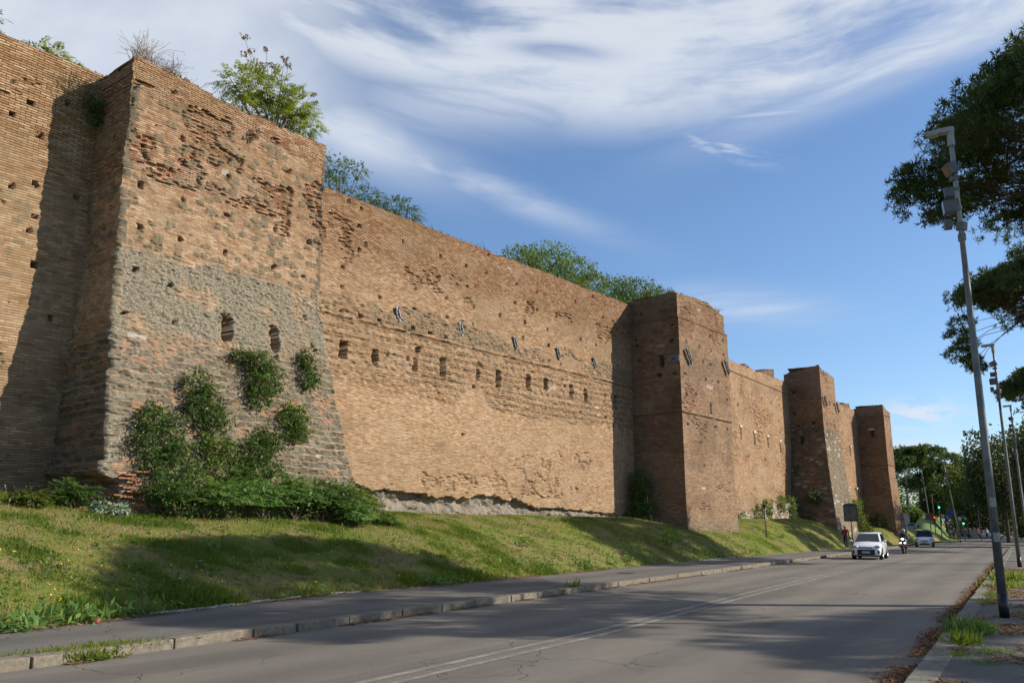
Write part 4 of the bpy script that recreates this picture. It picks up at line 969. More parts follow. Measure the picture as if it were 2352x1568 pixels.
ivy(13.7, 4.2, 1.0, 1.2, 2300, 305, 'tall shrub draping the left part of the tower foot', blobs=[AZ(13.5, 4.9, .7, .45), AZ(13.6, 4.2, .95, .7, .5), AZ(14.0, 3.5, 1.0, .7, .5)], mat=G_DARK)
ivy(15.7, 3.9, 1.0, 1.0, 1900, 306, 'shrub in the middle of the tower foot with fine arching twigs', blobs=[AZ(15.5, 4.2, .8, .55), AZ(15.9, 3.5, 1.0, .6, .5), AZ(16.2, 3.1, .8, .4, .5)], mat=G_MID)
ivy(17.2, 4.3, .9, .8, 1500, 307, 'shrub reaching up to the right from the middle of the tower foot', blobs=[AZ(17.0, 4.3, .8, .55), AZ(17.6, 4.6, .6, .4), AZ(17.2, 3.7, .8, .5, .5)], mat=G_DARK)
GZ = lambda x: float(bank_z(np.array([x]), np.array([23.4]))[0])
def bush(x, y, r, h, seed, label, mat=G_FERN, fr=60, n=600, frl=.6, group='bushes along the foot of the near tower'):
    z = float(bank_z(np.array([x]), np.array([y]))[0])
    return wall_shrub('bush', (x, y, z), [((x, y, z + h * .45), (r, r * .8, h * .5)), ((x - r * .4, y + .1, z + h * .6), (r * .6, r * .5, h * .4)), ((x + r * .4, y + .15, z + h * .5), (r * .6, r * .6, h * .45))], n, .14, mat, label, 'bush', seed, fr, True, frl, group)
bush(13.9, 23.3, 1.0, 1.27, 311, 'leftmost bush at the tower foot, next to the exposed brick pier', G_DARK, 126, 1050)
bush(15.3, 23.1, .85, 1.19, 312, 'feathery pale green bush, second from the left at the foot of the tower', G_FERN, 270, 350)
bush(16.7, 23.2, .7, 1.27, 313, 'feathery upright bush at the middle of the row by the tower foot', G_FERN, 234, 280)
bush(18.1, 23.3, 1.0, 1.53, 314, 'widest feathery bush, right of the middle at the tower foot', G_FERN, 270, 700)
bush(19.5, 23.3, 1.0, 1.44, 315, 'dark bush with pale fronds near the right corner of the tower foot', G_DARK, 198, 909)
bush(20.1, 22.6, .6, 0.77, 316, 'low feathery bush sticking out onto the grass in front of the row', G_FERN, 198, 140)
bush(20.9, 23.6, .85, 1.27, 317, 'last bush at the right, beside crumbling brick where tower meets wall', G_MID, 198, 770)
bush(21.9, 23.0, .4, 0.38, 318, 'small lone plant on grass right of the tower corner', G_MID, 72, 105)
bush(9.4, 22.4, .45, .36, 319, 'low weedy bush at the left on the slope', G_YEL, 20, 500, .4)
bush(11.0, 23.6, .5, .7, 320, 'shadowed bush with lit fronds in the corner left of the tower', G_DARK, 60, 500)
bush(11.7, 22.9, .55, .42, 321, 'silvery low plant just left of the tower corner', leafmat('silver_leaf', [(0, (.08, .12, .07)), (.6, (.17, .23, .14)), (1, (.26, .32, .21))], .2), 0, 650)
# rubble heap / pier foot at the near tower
pier = MB(); r_ = random.Random(5)
for i in range(26):
    pier.box((12.75 + r_.uniform(-.28, .28), 24.12 + r_.uniform(-.12, .12), 2.0 + i * .052), (r_.uniform(.3, .55), .42, .045), rz=r_.uniform(-.1, .1))
pier.build('brick_pier', M_L if False else paint('raw_brick', (.36, .17, .09), .95, 0, .35, 14), tA, bevel=.006)
hb = MB()
for i in range(60):
    a = r_.uniform(0, 1); hb.box((21.9 + r_.uniform(-.5, .6) , 24.3 + r_.uniform(-.5, .3), 2.5 + a * .35 * r_.random()), (r_.uniform(.08, .3), r_.uniform(.08, .2), r_.uniform(.04, .12)), rz=r_.uniform(0, 3), rx=r_.uniform(-.4, .4))
tag(hb.build('brick_rubble', paint('rubble', (.33, .22, .15), .95, 0, .35, 11), bevel=.01), kind='stuff')
# plants elsewhere on the walls
wall_shrub('wall_shrub', (11.9, 27.3, 15.6), [((11.95, 27.1, 15.5), (.42, .3, .38)), ((12.0, 27.15, 15.0), (.25, .2, .4))], 420, .12, G_DARK, 'dark tuft of leaves in the shaded corner high beside the near tower', seed=331)
wall_shrub('wall_shrub', (46.7, 26.9, 5.0), [((46.2, 26.6, 4.5), (.6, .7, .8)), ((46.2, 26.7, 3.5), (.6, .7, .8)), ((46.1, 26.4, 2.9), (.8, .9, .6))], 2200, .14, G_DARK, 'tall dark ivy in the shaded corner left of the square tower', seed=332)
wall_shrub('wall_shrub', (18.95, 25.0, 8.6), [((19.55, 24.75, 8.25), (.12, .1, .12))], 60, .09, G_MID, 'tiny green tuft right of the two slits on the near tower', seed=333, stems=False)
for i, (x, z, r, lb) in enumerate([(78.6, 6.9, .55, 'round green plant high in the corner left of the rubble-skirted tower'), (62.2, 2.6, .5, 'pale plant at the wall foot right against the square tower'), (66.2, 2.9, .6, 'first of the hanging plants along the pale wall foot, small and narrow'), (68.6, 3.4, .9, 'large hanging plant beside the thin grey post'), (72.6, 3.9, .75, 'hanging plant just above the pale stone foot, middle of the row'), (75.4, 3.8, .95, 'wide hanging plant on the pale stone foot near the rubble-skirted tower'), (77.8, 3.5, .6, 'dark hanging plant right in the corner of the rubble-skirted tower')]):
    y = bcY(x) - .65
    wall_shrub('hanging_plant', (x, y + .3, z + .2), [((x, y, z), (r, .4, r * .8)), ((x + .1, y - .1, z - r * .8), (r * .5, .3, r * .6))], int(380 * r / .6), .17, G_MID if i != 1 else G_FERN, lb, 'plant', 340 + i, stems=False, group='plants rooted in the wall foot')
wall_shrub('hanging_plant', (91.3, 29.1, 4.5), [((91.3, 28.9, 4.2), (.6, .4, .7))], 300, .18, G_YEL, 'small yellow-green plant under the left slit of the farthest wall', 'plant', 351, stems=False, group='plants rooted in the wall foot')
wall_shrub('hanging_plant', (94.6, 29.1, 4.4), [((94.2, 28.6, 3.7), (1.2, .6, .9)), ((95.3, 28.7, 4.3), (1.0, .5, .7))], 900, .18, G_MID, 'bright green plant draping from the farthest wall beside the last tower', 'plant', 352, stems=False, group='plants rooted in the wall foot')
wall_shrub('bush', (85.5, 25.6, 1.4), [((85.2, 25.8, 2.2), (1.2, .9, 1.2)), ((84.5, 26.0, 3.4), (.8, .7, 1.1)), ((86.3, 25.6, 1.7), (1.3, .9, .7))], 2200, .18, G_YEL, 'tall yellow-green bush between the two farthest towers', 'bush', 353)
wall_shrub('wall_shrub', (77.7, 26.9, 4.4), [((77.3, 27.0, 4.5), (.7, .8, .6)), ((77.3, 27.5, 2.4), (.7, .8, .6))], 900, .16, G_DARK, 'dark shrub in shade on the side of the rubble-skirted tower', seed=354)
wall_shrub('wall_shrub', (98.8, 27.6, 2.6), [((98.3, 27.6, 2.5), (.8, 1.2, .9))], 900, .18, G_DARK, 'black-green shrub in shade at the side of the farthest tower', seed=355)

# ------------------------------------------------------------------ trees on and behind the wall head
def wall_tree(name, base, blobs, n, size, mat, label, seed, fr=0, seeds=(), group='trees showing above the ancient wall', frl=.6, bare=0, trunk_r=.08, limbs=None):
    rs = np.random.RandomState(seed); o = empty(name, base, label, 'tree', group)
    parts = []
    if n: parts.append(broad_leaves(blobs, n, size, rs, -.3, 6, .2, .35))
    if fr:
        P = []; Dd = []; vol = np.array([b[1][0] * b[1][2] for b in blobs]); vol = vol / vol.sum()
        for (c, r), w in zip(blobs, vol):
            p, d = blob_points(max(2, int(fr * w)), c, [q * .8 for q in r], rs, .25, .7); P.append(p); Dd.append(d)
        P = np.vstack(P); Dd = np.vstack(Dd); Dd = Dd + rs.normal(size=Dd.shape) * .35; Dd[:, 2] = Dd[:, 2] * .6 + .1; Dd /= np.linalg.norm(Dd, axis=1, keepdims=True)
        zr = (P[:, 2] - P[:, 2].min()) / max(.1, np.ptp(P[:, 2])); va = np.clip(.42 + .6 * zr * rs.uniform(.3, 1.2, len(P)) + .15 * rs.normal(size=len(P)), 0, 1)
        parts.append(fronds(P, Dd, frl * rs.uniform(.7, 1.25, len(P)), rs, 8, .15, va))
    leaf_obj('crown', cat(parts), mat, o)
    b = MB(); L = Vector(base)
    if limbs is None:
        for c, r in blobs:
            for j in range(3):
                e = Vector(c) + Vector((rs.uniform(-1, 1) * r[0] * .8, rs.uniform(-1, 1) * r[1] * .6, rs.uniform(-.3, .9) * r[2]))
                mid = L.lerp(e, .5) + Vector((0, 0, (e - L).length * -.06)); b.tube([L, mid, e], [trunk_r, trunk_r * .5, .012], 6)
    else:
        top = Vector(limbs); b.tube([L, L.lerp(top, .5), top], [trunk_r * 2.2, trunk_r * 1.8, trunk_r * 1.4], 8)
        for c, r in blobs:
            for j in range(3):
                e = Vector(c) + Vector((rs.uniform(-1, 1) * r[0] * .8, rs.uniform(-1, 1) * r[1] * .6, rs.uniform(-.4, .8) * r[2]))
                b.tube([top, top.lerp(e, .5) + Vector((0, 0, .15)), e], [trunk_r * 1.1, trunk_r * .5, .02], 6)
    for s in seeds: b.tube([L, L.lerp(Vector(s), .6) + Vector((0, 0, .1)), Vector(s)], [.02, .012, .007], 5)
    b.build('trunk', M_BARK, o)
    for s in seeds:
        v, f, a = broad_leaves([(s, (.16, .12, .11))], 60, .09, rs, -.1, 4, .2, .1)
        leaf_obj('seed_cluster', (v, f, a), G_SEED, o)
    return o
wall_tree('tree_of_heaven', (18.6, 26.6, 16.5), [((17.6, 26.8, 18.4), (1.0, .8, .9)), ((18.6, 26.8, 18.6), (1.1, .9, 1.0)), ((19.4, 26.6, 18.2), (1.1, .9, .9)), ((20.1, 26.6, 17.8), (.9, .7, .6)), ((16.9, 26.8, 18.2), (.7, .6, .7)), ((18.9, 26.5, 17.6), (1.2, .7, .6)), ((17.0, 26.7, 17.5), (.5, .5, .3))], 0, .15, G_AIL, 'bushy yellow-green tree with rusty seed clusters on top of the near tower', 401, 640,
          [(17.0, 26.6, 20.2), (17.35, 26.6, 19.75), (17.1, 26.6, 19.5), (18.0, 26.6, 20.1), (18.3, 26.6, 19.6), (18.9, 26.6, 20.15), (19.1, 26.6, 19.95), (19.9, 26.6, 18.95), (20.4, 26.6, 19.2), (20.55, 26.6, 18.9), (17.9, 26.6, 19.4)], frl=.5, trunk_r=.035)
wall_tree('tree_of_heaven', (11.3, 29.5, 16.3), [((11.35, 29.4, 17.8), (.5, .5, .4)), ((12.1, 29.4, 17.4), (.75, .5, .35)), ((10.9, 29.4, 17.9), (.35, .4, .3))], 0, .14, G_AIL, 'small yellow-green tree peeping over the wall left of the near tower', 402, 110, [(12.0, 29.3, 17.5), (12.6, 29.3, 17.3), (11.5, 29.3, 17.6)], frl=.45, trunk_r=.03)
wall_tree('tree_of_heaven', (9.2, 29.3, 16.4), [((9.1, 29.2, 18.0), (.38, .4, .45))], 0, .14, G_MID, 'sprig of leaves cut by the left picture edge above the wall', 403, 40, frl=.45, trunk_r=.03)
wall_tree('leafy_tree', (25.0, 30.2, 15.6), [((24.6, 30.2, 18.2), (1.1, .8, .8)), ((25.8, 30.2, 18.7), (.8, .7, .4)), ((24.2, 30.2, 17.4), (1.2, .8, .7)), ((25.4, 30.0, 17.1), (.8, .6, .5))], 500, .16, G_DARK, 'dark airy tree rising right behind the near tower', 404, 120, frl=.5, trunk_r=.05)
wall_tree('leafy_tree', (26.6, 30.0, 15.6), [((26.6, 30.0, 17.5), (.8, .6, .45)), ((27.3, 30.0, 17.2), (.7, .5, .4))], 150, .15, G_DARK, 'low tree on the wall head, between the airy tree and the spiky small one', 405, 80, frl=.5, trunk_r=.04)
wall_tree('leafy_tree', (28.9, 30.0, 15.6), [((28.4, 30.0, 17.6), (.9, .6, .5)), ((29.3, 30.0, 17.5), (.9, .6, .6))], 120, .15, G_DARK, 'spiky small tree, rightmost of the cluster near the near tower', 406, 110, frl=.55, trunk_r=.04)
wall_tree('leafy_tree', (42.5, 31.5, 2.5), [((41.1, 31.5, 18.2), (1.7, 1.6, 0.88)), ((43.7, 31.5, 18.9), (2.2, 1.8, 0.96)), ((46.7, 31.5, 18.8), (2.0, 1.6, 0.88)), ((48.8, 31.5, 18.4), (1.5, 1.4, 0.80)), ((45.3, 31.5, 17.5), (2.4, 1.6, 0.96)), ((48.5, 31.3, 16.9), (2.0, 1.4, 0.80)), ((42.3, 31.5, 17.1), (1.8, 1.5, 0.80)), ((51.0, 31.0, 16.1), (1.6, 1.2, 0.64)), ((39.7, 31.4, 17.4), (.7, .8, 0.40))], 13000, .17, G_MID, 'large bright green spreading tree behind the long wall', 407, 120, limbs=(42.5, 31.5, 16.2), frl=.6, trunk_r=.14)
wall_tree('leafy_tree', (56.5, 31.5, 2.5), [((51.9, 31.5, 18.6), (1.8, 1.5, 0.94)), ((54.9, 31.5, 19.2), (2.4, 1.8, 0.94)), ((58.1, 31.5, 19.2), (2.3, 1.8, 0.85)), ((61.1, 31.5, 18.9), (2.0, 1.6, 0.77)), ((54.8, 31.5, 17.8), (3.5, 1.6, 1.10)), ((59.3, 31.5, 17.9), (3.2, 1.6, 1.02)), ((51.3, 31.2, 17.1), (1.6, 1.3, 0.85)), ((63.7, 31.3, 18.6), (1.0, .9, 0.38))], 14000, .17, G_DARK, 'dark dense tree behind the square tower', 408, 60, limbs=(56.5, 31.5, 16.2), trunk_r=.14)
def dry_tuft(c, n, h, w, seed, label, parent=None, grp=None):
    rs = np.random.RandomState(seed); o = empty('dry_weed', c, label, 'dry weed', grp); b = MB()
    for i in range(n):
        p = Vector(c) + Vector((rs.normal() * w * .35, rs.normal() * .2, -.05)); a = rs.uniform(-1, 1); hh = h * rs.uniform(.4, 1)
        m = p + Vector((a * hh * .35, rs.normal() * .15, hh * .55)); e = m + Vector((a * hh * .5 + rs.normal() * .12, rs.normal() * .15, hh * (.45 - .35 * abs(a))))
        e2 = e + Vector((rs.normal() * .08, 0, rs.uniform(-.15, .1)))
        b.tube([p, m, e, e2], [.008, .006, .005, .004], 3, False)
    b.build('stalks', paint('straw', (.22, .165, .12), .9, 0, .3, 8), o)
    v, f, a = broad_leaves([((c[0], c[1], c[2] + h * .2), (w, .25, h * .3))], n * 4, .05, rs, 0, 3, .2, .1)
    leaf_obj('dead_leaves', (v, f, a), G_DRY, o); return o
dry_tuft((12.75, 25.7, 16.8), 90, 1.15, .55, 421, 'tall tuft of dry grey stalks on the corner of the near tower')
dry_tuft((13.6, 25.7, 16.75), 80, .65, .5, 422, 'second, lower clump of dry weed right of the corner tuft')
dry_tuft((14.6, 25.8, 16.6), 14, .7, .3, 423, 'sparse dry stalks before the yellow-green tree on the near tower')
dry_tuft((16.0, 25.8, 16.5), 16, .4, .5, 424, 'short dry stems beside the foot of the yellow-green tree')
dry_tuft((53.4, 24.6, 15.95), 40, .8, .3, 425, 'dry tuft at the right corner on top of the square tower')
dry_tuft((32.0, 27.8, 15.85), 10, .6, .5, 426, 'few dry stalks on the head of the long wall')
dry_tuft((74.5, 29.6, 15.0), 12, .9, .8, 427, 'thin dry stalks on the wall head by the rubble-skirted tower')
wall_shrub('small_plant', (16.9, 25.3, 15.75), [((16.9, 25.15, 15.7), (.28, .15, .22))], 120, .09, G_DRY, 'brown dead plant stuck to the brick under the yellow-green tree', 'plant', 428, stems=False)
# scrubby growth along the broken wall heads
rs = np.random.RandomState(77); P = []
for (x0, x1, y, z, n) in ((20.5, 46.8, 27.8, 15.86, 500), (47.0, 53.8, 24.6, 16.2, 450), (2, 12.2, 27.8, 16.8, 150), (54, 78, 28.6, 14.95, 300), (79, 82.8, 26.8, 16.1, 200), (82.8, 99, 29.6, 15.0, 200), (99.8, 102.5, 27.2, 15.0, 400)):
    xx = rs.uniform(x0, x1, n); keep = fbm(xx * .6, xx * 0, 9, 2) > .45; xx = xx[keep]
    P.append(np.stack([xx, y + rs.uniform(-.35, .5, len(xx)), np.full(len(xx), z) - .02], -1))
P = np.vstack(P); n = len(P); D = unit(n, rs, 1.5); L = rs.uniform(.08, .30, n)
leaf_o = leaf_obj('wall_top_grass', leaf_mesh(P, D, unit(n, rs), L, L * .25, rs.uniform(0, 1, n)), leafmat('wall_grass', [(0, (.06, .08, .02)), (.5, (.16, .13, .06)), (1, (.30, .22, .12))], .3), None)
tag(leaf_o, 'dry and green grass tufts along the broken wall heads', 'grass', kind='stuff')

# ------------------------------------------------------------------ grass, flowers, litter, weeds
def scatter_grass(name, x0, x1, n, hmin, hmax, seed, label, yr=(0, 1), clumpy=True):
    rs = np.random.RandomState(seed); x = x0 + (x1 - x0) * rs.uniform(0, 1, n) ** 1.15; t = rs.uniform(yr[0], yr[1], n)
    y = toe(x) - .05 + t * (27.2 - toe(x)); z = bank_z(x, y)
    gr = fbm(x * .9, y * .9, 41, 4); keep = rs.uniform(0, 1, n) < np.where(x > 24, .85, np.clip(.45 + 1.5 * (gr - .38), .38, 1))
    inside = ((x > 11.9) & (x < 21.6) & (y > 23.9)) | ((x > 46.7) & (x < 54.2) & (y > 23.8)); keep &= ~inside
    x, y, z, gr = x[keep], y[keep], z[keep], gr[keep]; n = len(x)
    P = np.stack([x, y, z - .01], -1); D = unit(n, rs, 1.6); L = rs.uniform(hmin, hmax, n) * (1 + .8 * sst(gr, .5, .65))
    tall = sst(-(y - toe(x)), -1.1, -.3) * (x < 30); L = L * (1 + .7 * tall)
    nn = np.cross(D, unit(n, rs)); nn /= np.linalg.norm(nn, axis=1, keepdims=True)
    var = np.clip(1.08 - 1.25 * sst(gr, .36, .66) + rs.normal(size=n) * .16 - .2 * tall, 0, 1)
    o = leaf_obj(name, leaf_mesh(P, D, nn, L, L * .16 + .006, var), G_GRASS, None); tag(o, label, 'grass', kind='stuff'); return o
scatter_grass('grass', 3, 26, 260000, .03, .095, 501, 'short green and straw coloured grass on the near part of the bank')
scatter_grass('grass', 22, 60, 150000, .025, .06, 502, 'green grass on the bank below the long wall')
scatter_grass('grass', 55, 104, 60000, .03, .07, 503, 'green grass on the narrow far end of the bank')
def stalks():
    rs = np.random.RandomState(515); n = 5200; x = 3 + 60 * rs.uniform(0, 1, n) ** 1.3; y = toe(x) + .1 + rs.uniform(0, 1, n) ** 1.1 * (26.8 - toe(x)); k = (fbm(x * 1.3, y * 1.3, 19, 3) > .50) & ~((x > 11.9) & (x < 21.6) & (y > 23.9)) & ~((x > 46.7) & (x < 54.2) & (y > 23.8))
    x, y = x[k], y[k]; P = np.stack([x, y, bank_z(x, y)], -1); n = len(P); D = unit(n, rs, 2.6); L = rs.uniform(.12, .38, n); nn = np.cross(D, unit(n, rs)); nn /= np.linalg.norm(nn, axis=1, keepdims=True)
    v1 = leaf_mesh(P, D, nn, L, np.full(n, .012), rs.uniform(.2, 1, n)); T_ = P + D * L[:, None] * .8
    v2 = leaf_mesh(T_, D, nn, L * .28, L * .09, rs.uniform(.3, 1, n))
    tag(leaf_obj('dry_stalks', cat([v1, v2]), G_DRY, None), 'thin dry seed stalks standing among the bank grass', 'dry grass', kind='stuff')
    n = 2600; x = 3 + 50 * rs.uniform(0, 1, n) ** 1.2; y = toe(x) + rs.uniform(0, 1, n) ** 1.6 * 6; P0 = np.stack([x, y, bank_z(x, y) + .01], -1); P0 = np.repeat(P0, 6, 0); n *= 6
    D = unit(n, rs, .35); L = rs.uniform(.05, .13, n)
    tag(leaf_obj('low_weeds', leaf_mesh(P0, D, unit(n, rs, 1.2), L, L * .45, rs.uniform(0, 1, n)), G_FERN, None), 'low broad-leaved weeds mixed into the bank grass', 'weeds', kind='stuff')
stalks()
def flowers():
    rs = np.random.RandomState(511); c = [(7.5, 17.5, 1.2, 16), (9.6, 18.6, 1.0, 12), (8.2, 16.8, .8, 14), (12, 19, 1.5, 14), (15, 18, 1.5, 14), (31, 22, 2, 70), (36, 22.5, 2, 30), (27, 22, 2, 20)]; P = []
    for x, y, s, n in c:
        xx = x + rs.normal(size=n) * s; yy = np.maximum(y + rs.normal(size=n) * s, toe(xx) + .2); P.append(np.stack([xx, yy, bank_z(xx, yy) + rs.uniform(.10, .22, n)], -1))
    P = np.vstack(P); P = np.repeat(P, 3, 0); n = len(P)
    v, f, a = leaf_mesh(P - .015, unit(n, rs, .3), unit(n, rs, 1.0), np.full(n, .035), np.full(n, .035), rs.uniform(0, 1, n))
    m, T = newmat('yellow_petal'); finish(T, (.62, .43, .02), .6)
    tag(leaf_obj('wildflowers', (v, f, a), m, None), 'small yellow wildflowers dotted over the grass', 'flowers', kind='stuff')
flowers()
def rosette(x, y, r, seed, label, n=46, h=.22, mat=None, z=None, grp='broad-leaved weeds at the edge of the pavement'):
    rs = np.random.RandomState(seed); z = float(bank_z(np.array([x]), np.array([y]))[0]) if z is None else z
    o = empty('weed', (x, y, z), label, 'weed', grp)
    p = np.array([x, y, z]) + np.stack([rs.normal(size=n) * r * .45, rs.normal(size=n) * r * .3, rs.uniform(0, h, n)], -1)
    D = unit(n, rs, .45); leaf_obj('leaves', leaf_mesh(p, D, unit(n, rs, 1.2), rs.uniform(.10, .24, n), rs.uniform(.05, .10, n), rs.uniform(0, 1, n)), mat or G_FERN, o)
    b = MB(); [b.tube([(x, y, z), tuple(q)], [.008, .004], 4) for q in p[:6]]; b.build('stem', M_TWIG, o); return o
for i, (x, y, r, n, lb) in enumerate([(8.6, 15.75, .75, 150, 'large leafy weed on the pavement edge where the shadow begins'), (7.3, 15.35, .8, 170, 'leafy weed clump left of the one at the shadow edge'), (6.3, 14.95, .8, 170, 'leafy weed clump cut by the left picture edge'), (13.9, 16.95, .35, 40, 'thistle rosette in the shade near the white edging'),
        (18.6, 17.35, .8, 110, 'big dark thistle clump at the shaded bank foot'), (24.2, 19.0, .55, 60, 'thistle lit by the sun, first of the line running down the bank'), (25.3, 18.6, .55, 60, 'second sunlit thistle down the bank'), (28.6, 19.0, .7, 80, 'thistle patch in the middle of the sunlit bank foot'), (31.2, 19.4, .45, 40, 'small thistle right of the sunlit patch'),
        (33.2, 19.8, .45, 40, 'pointed thistle beside the pavement, before the second shadow'), (26.9, 20.8, .4, 40, 'thistle halfway up the bank in the sun'), (12.6, 19.6, .3, 30, 'dark rosette in the shadow halfway up the bank'), (60, 23.4, .6, 50, 'low thistle left of the thin grey post'), (63.5, 24.2, .6, 50, 'low thistle behind the thin grey post')]):
    rosette(x, y, r, 520 + i, lb, n)
wall_shrub('weed', (38.8, 20.9, .9), [((38.8, 20.9, 1.25), (.45, .3, .5))], 500, .10, leafmat('bright_weed', [(0, (.12, .17, .02)), (.6, (.20, .27, .03)), (1, (.30, .33, .05))], .45), 'tall bright yellow-green weed standing in the second shadow', 'weed', 540)
# tuft of grass on the near kerb
def grass_tuft(x, y, z, r, n, h, seed, label, dy=None, mat=None, grp=None, nm='grass_tuft'):
    rs = np.random.RandomState(seed); P = np.array([x, y, z]) + np.stack([rs.normal(size=n) * r * .5, rs.normal(size=n) * (dy or r * .3) * .5, np.zeros(n)], -1)
    D = unit(n, rs, 1.1); L = rs.uniform(.4, 1, n) * h; nn = np.cross(D, unit(n, rs)); nn /= np.linalg.norm(nn, axis=1, keepdims=True)
    o = empty(nm, (x, y, z), label, 'grass tuft', grp); leaf_obj('blades', leaf_mesh(P, D, nn, L, L * .09 + .004, rs.uniform(0, .75, n)), mat or G_GRASS, o)
    k = n // 2; leaf_obj('base_leaves', leaf_mesh(P[:k], unit(k, rs, .3), unit(k, rs, 1.2), L[:k] * .6, L[:k] * .2, rs.uniform(0, .9, k)), G_FERN, o); return o
grass_tuft(6.05, 12.05, .12, 1.0, 800, .12, 551, 'strip of grass growing on the kerb at the lower left', .22)
grass_tuft(5.95, 11.70, .02, .3, 200, .22, 552, 'grass tuft growing from the gutter against the left kerb')
grass_tuft(20.2, 13.85, .12, .3, 60, .30, 553, 'small dark weed on the middle of the long kerb')
# white edging stones half buried along the bank foot
for i, (x0, x1, lb) in enumerate([(8.9, 13.2, 'white edging strip along the shaded bank foot at the left'), (14.3, 15.2, 'short end of white edging in the shade'), (40.5, 45.5, 'white edging strip at the foot of the bank near the second shadow')]):
    b = MB(); x = x0
    while x < x1: b.box((x + .3, float(toe(x)) + .02, .105 + .012 * math.sin(x * 5)), (.55, .045, .12), rz=.17); x += .545
    tag(b.build('edging', mat_stone('white_edging', (.34, .33, .30)), bevel=.01), lb, 'edging', 'white edging stones along the bank foot')
# pine needles and litter
def litter(name, fy, x0, x1, wfun, n, seed, z, label, dens=.5, wy=.25):
    rs = np.random.RandomState(seed); x = x0 + (x1 - x0) * rs.uniform(0, 1, n) ** 1.5; y = np.array(fy(x)) + wfun(x, rs); 
    keep = fbm(x * .8, y * 2.0, seed, 3) > dens; x, y = x[keep], y[keep]; n = len(x)
    P = np.stack([x, y, z + rs.uniform(0, .022, n)], -1); D = unit(n, rs); D[:, 2] *= .12; D /= np.linalg.norm(D, axis=1, keepdims=True)
    L = rs.uniform(.04, .11, n); Nn = unit(n, rs, 2.5)
    m = leafmat('fallen_needles', [(0, (.10, .045, .022)), (.5, (.22, .105, .050)), (.85, (.34, .19, .095)), (1, (.45, .30, .17))], .05, .9) if 'fallen_needles' not in bpy.data.materials else bpy.data.materials['fallen_needles']
    tag(leaf_obj(name, leaf_mesh(P, D, Nn, L, L * .16 + .003, rs.uniform(0, 1, n)), m, None), label, 'litter', kind='stuff')
litter('pine_needles', kerbR, 8, 60, lambda x, rs: .02 + np.abs(rs.normal(size=len(x))) * .11 * (1 + .5 * vn(x * .9, x * 0, 2)), 52000, 561, .004, 'brown pine needles filling the gutter of the near kerb', .30)
litter('pine_needles', kerbR, 8, 40, lambda x, rs: -.25 - rs.uniform(0, 1, len(x)) * 3.5, 90000, 562, PZ + .002, 'brown pine needles strewn over the near pavement', .50)
litter('pine_needles', kerbL, 2, 60, lambda x, rs: -.03 - np.abs(rs.normal(size=len(x))) * .07, 12000, 563, .004, 'pine needles along the foot of the far kerb', .46)
litter('pine_needles', kerbL, 3, 30, lambda x, rs: np.array(toe(x)) - np.array(kerbL(x)) - .05 - np.abs(rs.normal(size=len(x))) * .12, 9000, 564, PZ + .002, 'dead leaves on the pavement along the grass edge', .42)
for i, (x, dy, r, h, n, lb) in enumerate([(15.2, -.35, .5, .55, 500, 'tall grassy weed on the kerb left of the near lamp post'), (13.9, -.35, .35, .42, 260, 'bright green weed clump nearest to the viewer on the right kerb'), (12.6, -.3, .45, .14, 240, 'low creeping weed across the kerb at the lower right'), (12.0, -.7, .4, .12, 160, 'flat weed on the near pavement in the pine needles'), (13.1, -.75, .5, .14, 220, 'mossy weed patch inside the near kerb'), (21.8, -.45, .45, .22, 240, 'weed clump behind the near lamp post'), (24.2, -.5, .5, .26, 260, 'second weed clump farther along the right kerb'), (27.5, -.6, .8, .45, 420, 'dry feathery grass between the two lamp posts'), (31.5, -.7, .9, .7, 500, 'tall weeds at the foot of the second lamp post'), (19.6, -1.1, .8, .10, 260, 'low green weeds on the pavement right of the near lamp post')]):
    grass_tuft(x, kerbR(x) + dy, PZ, r * .8, n, h * .62, 570 + i, lb, r * .6, None if i % 3 else G_FERN, 'weeds on the near pavement', 'weed_tuft')

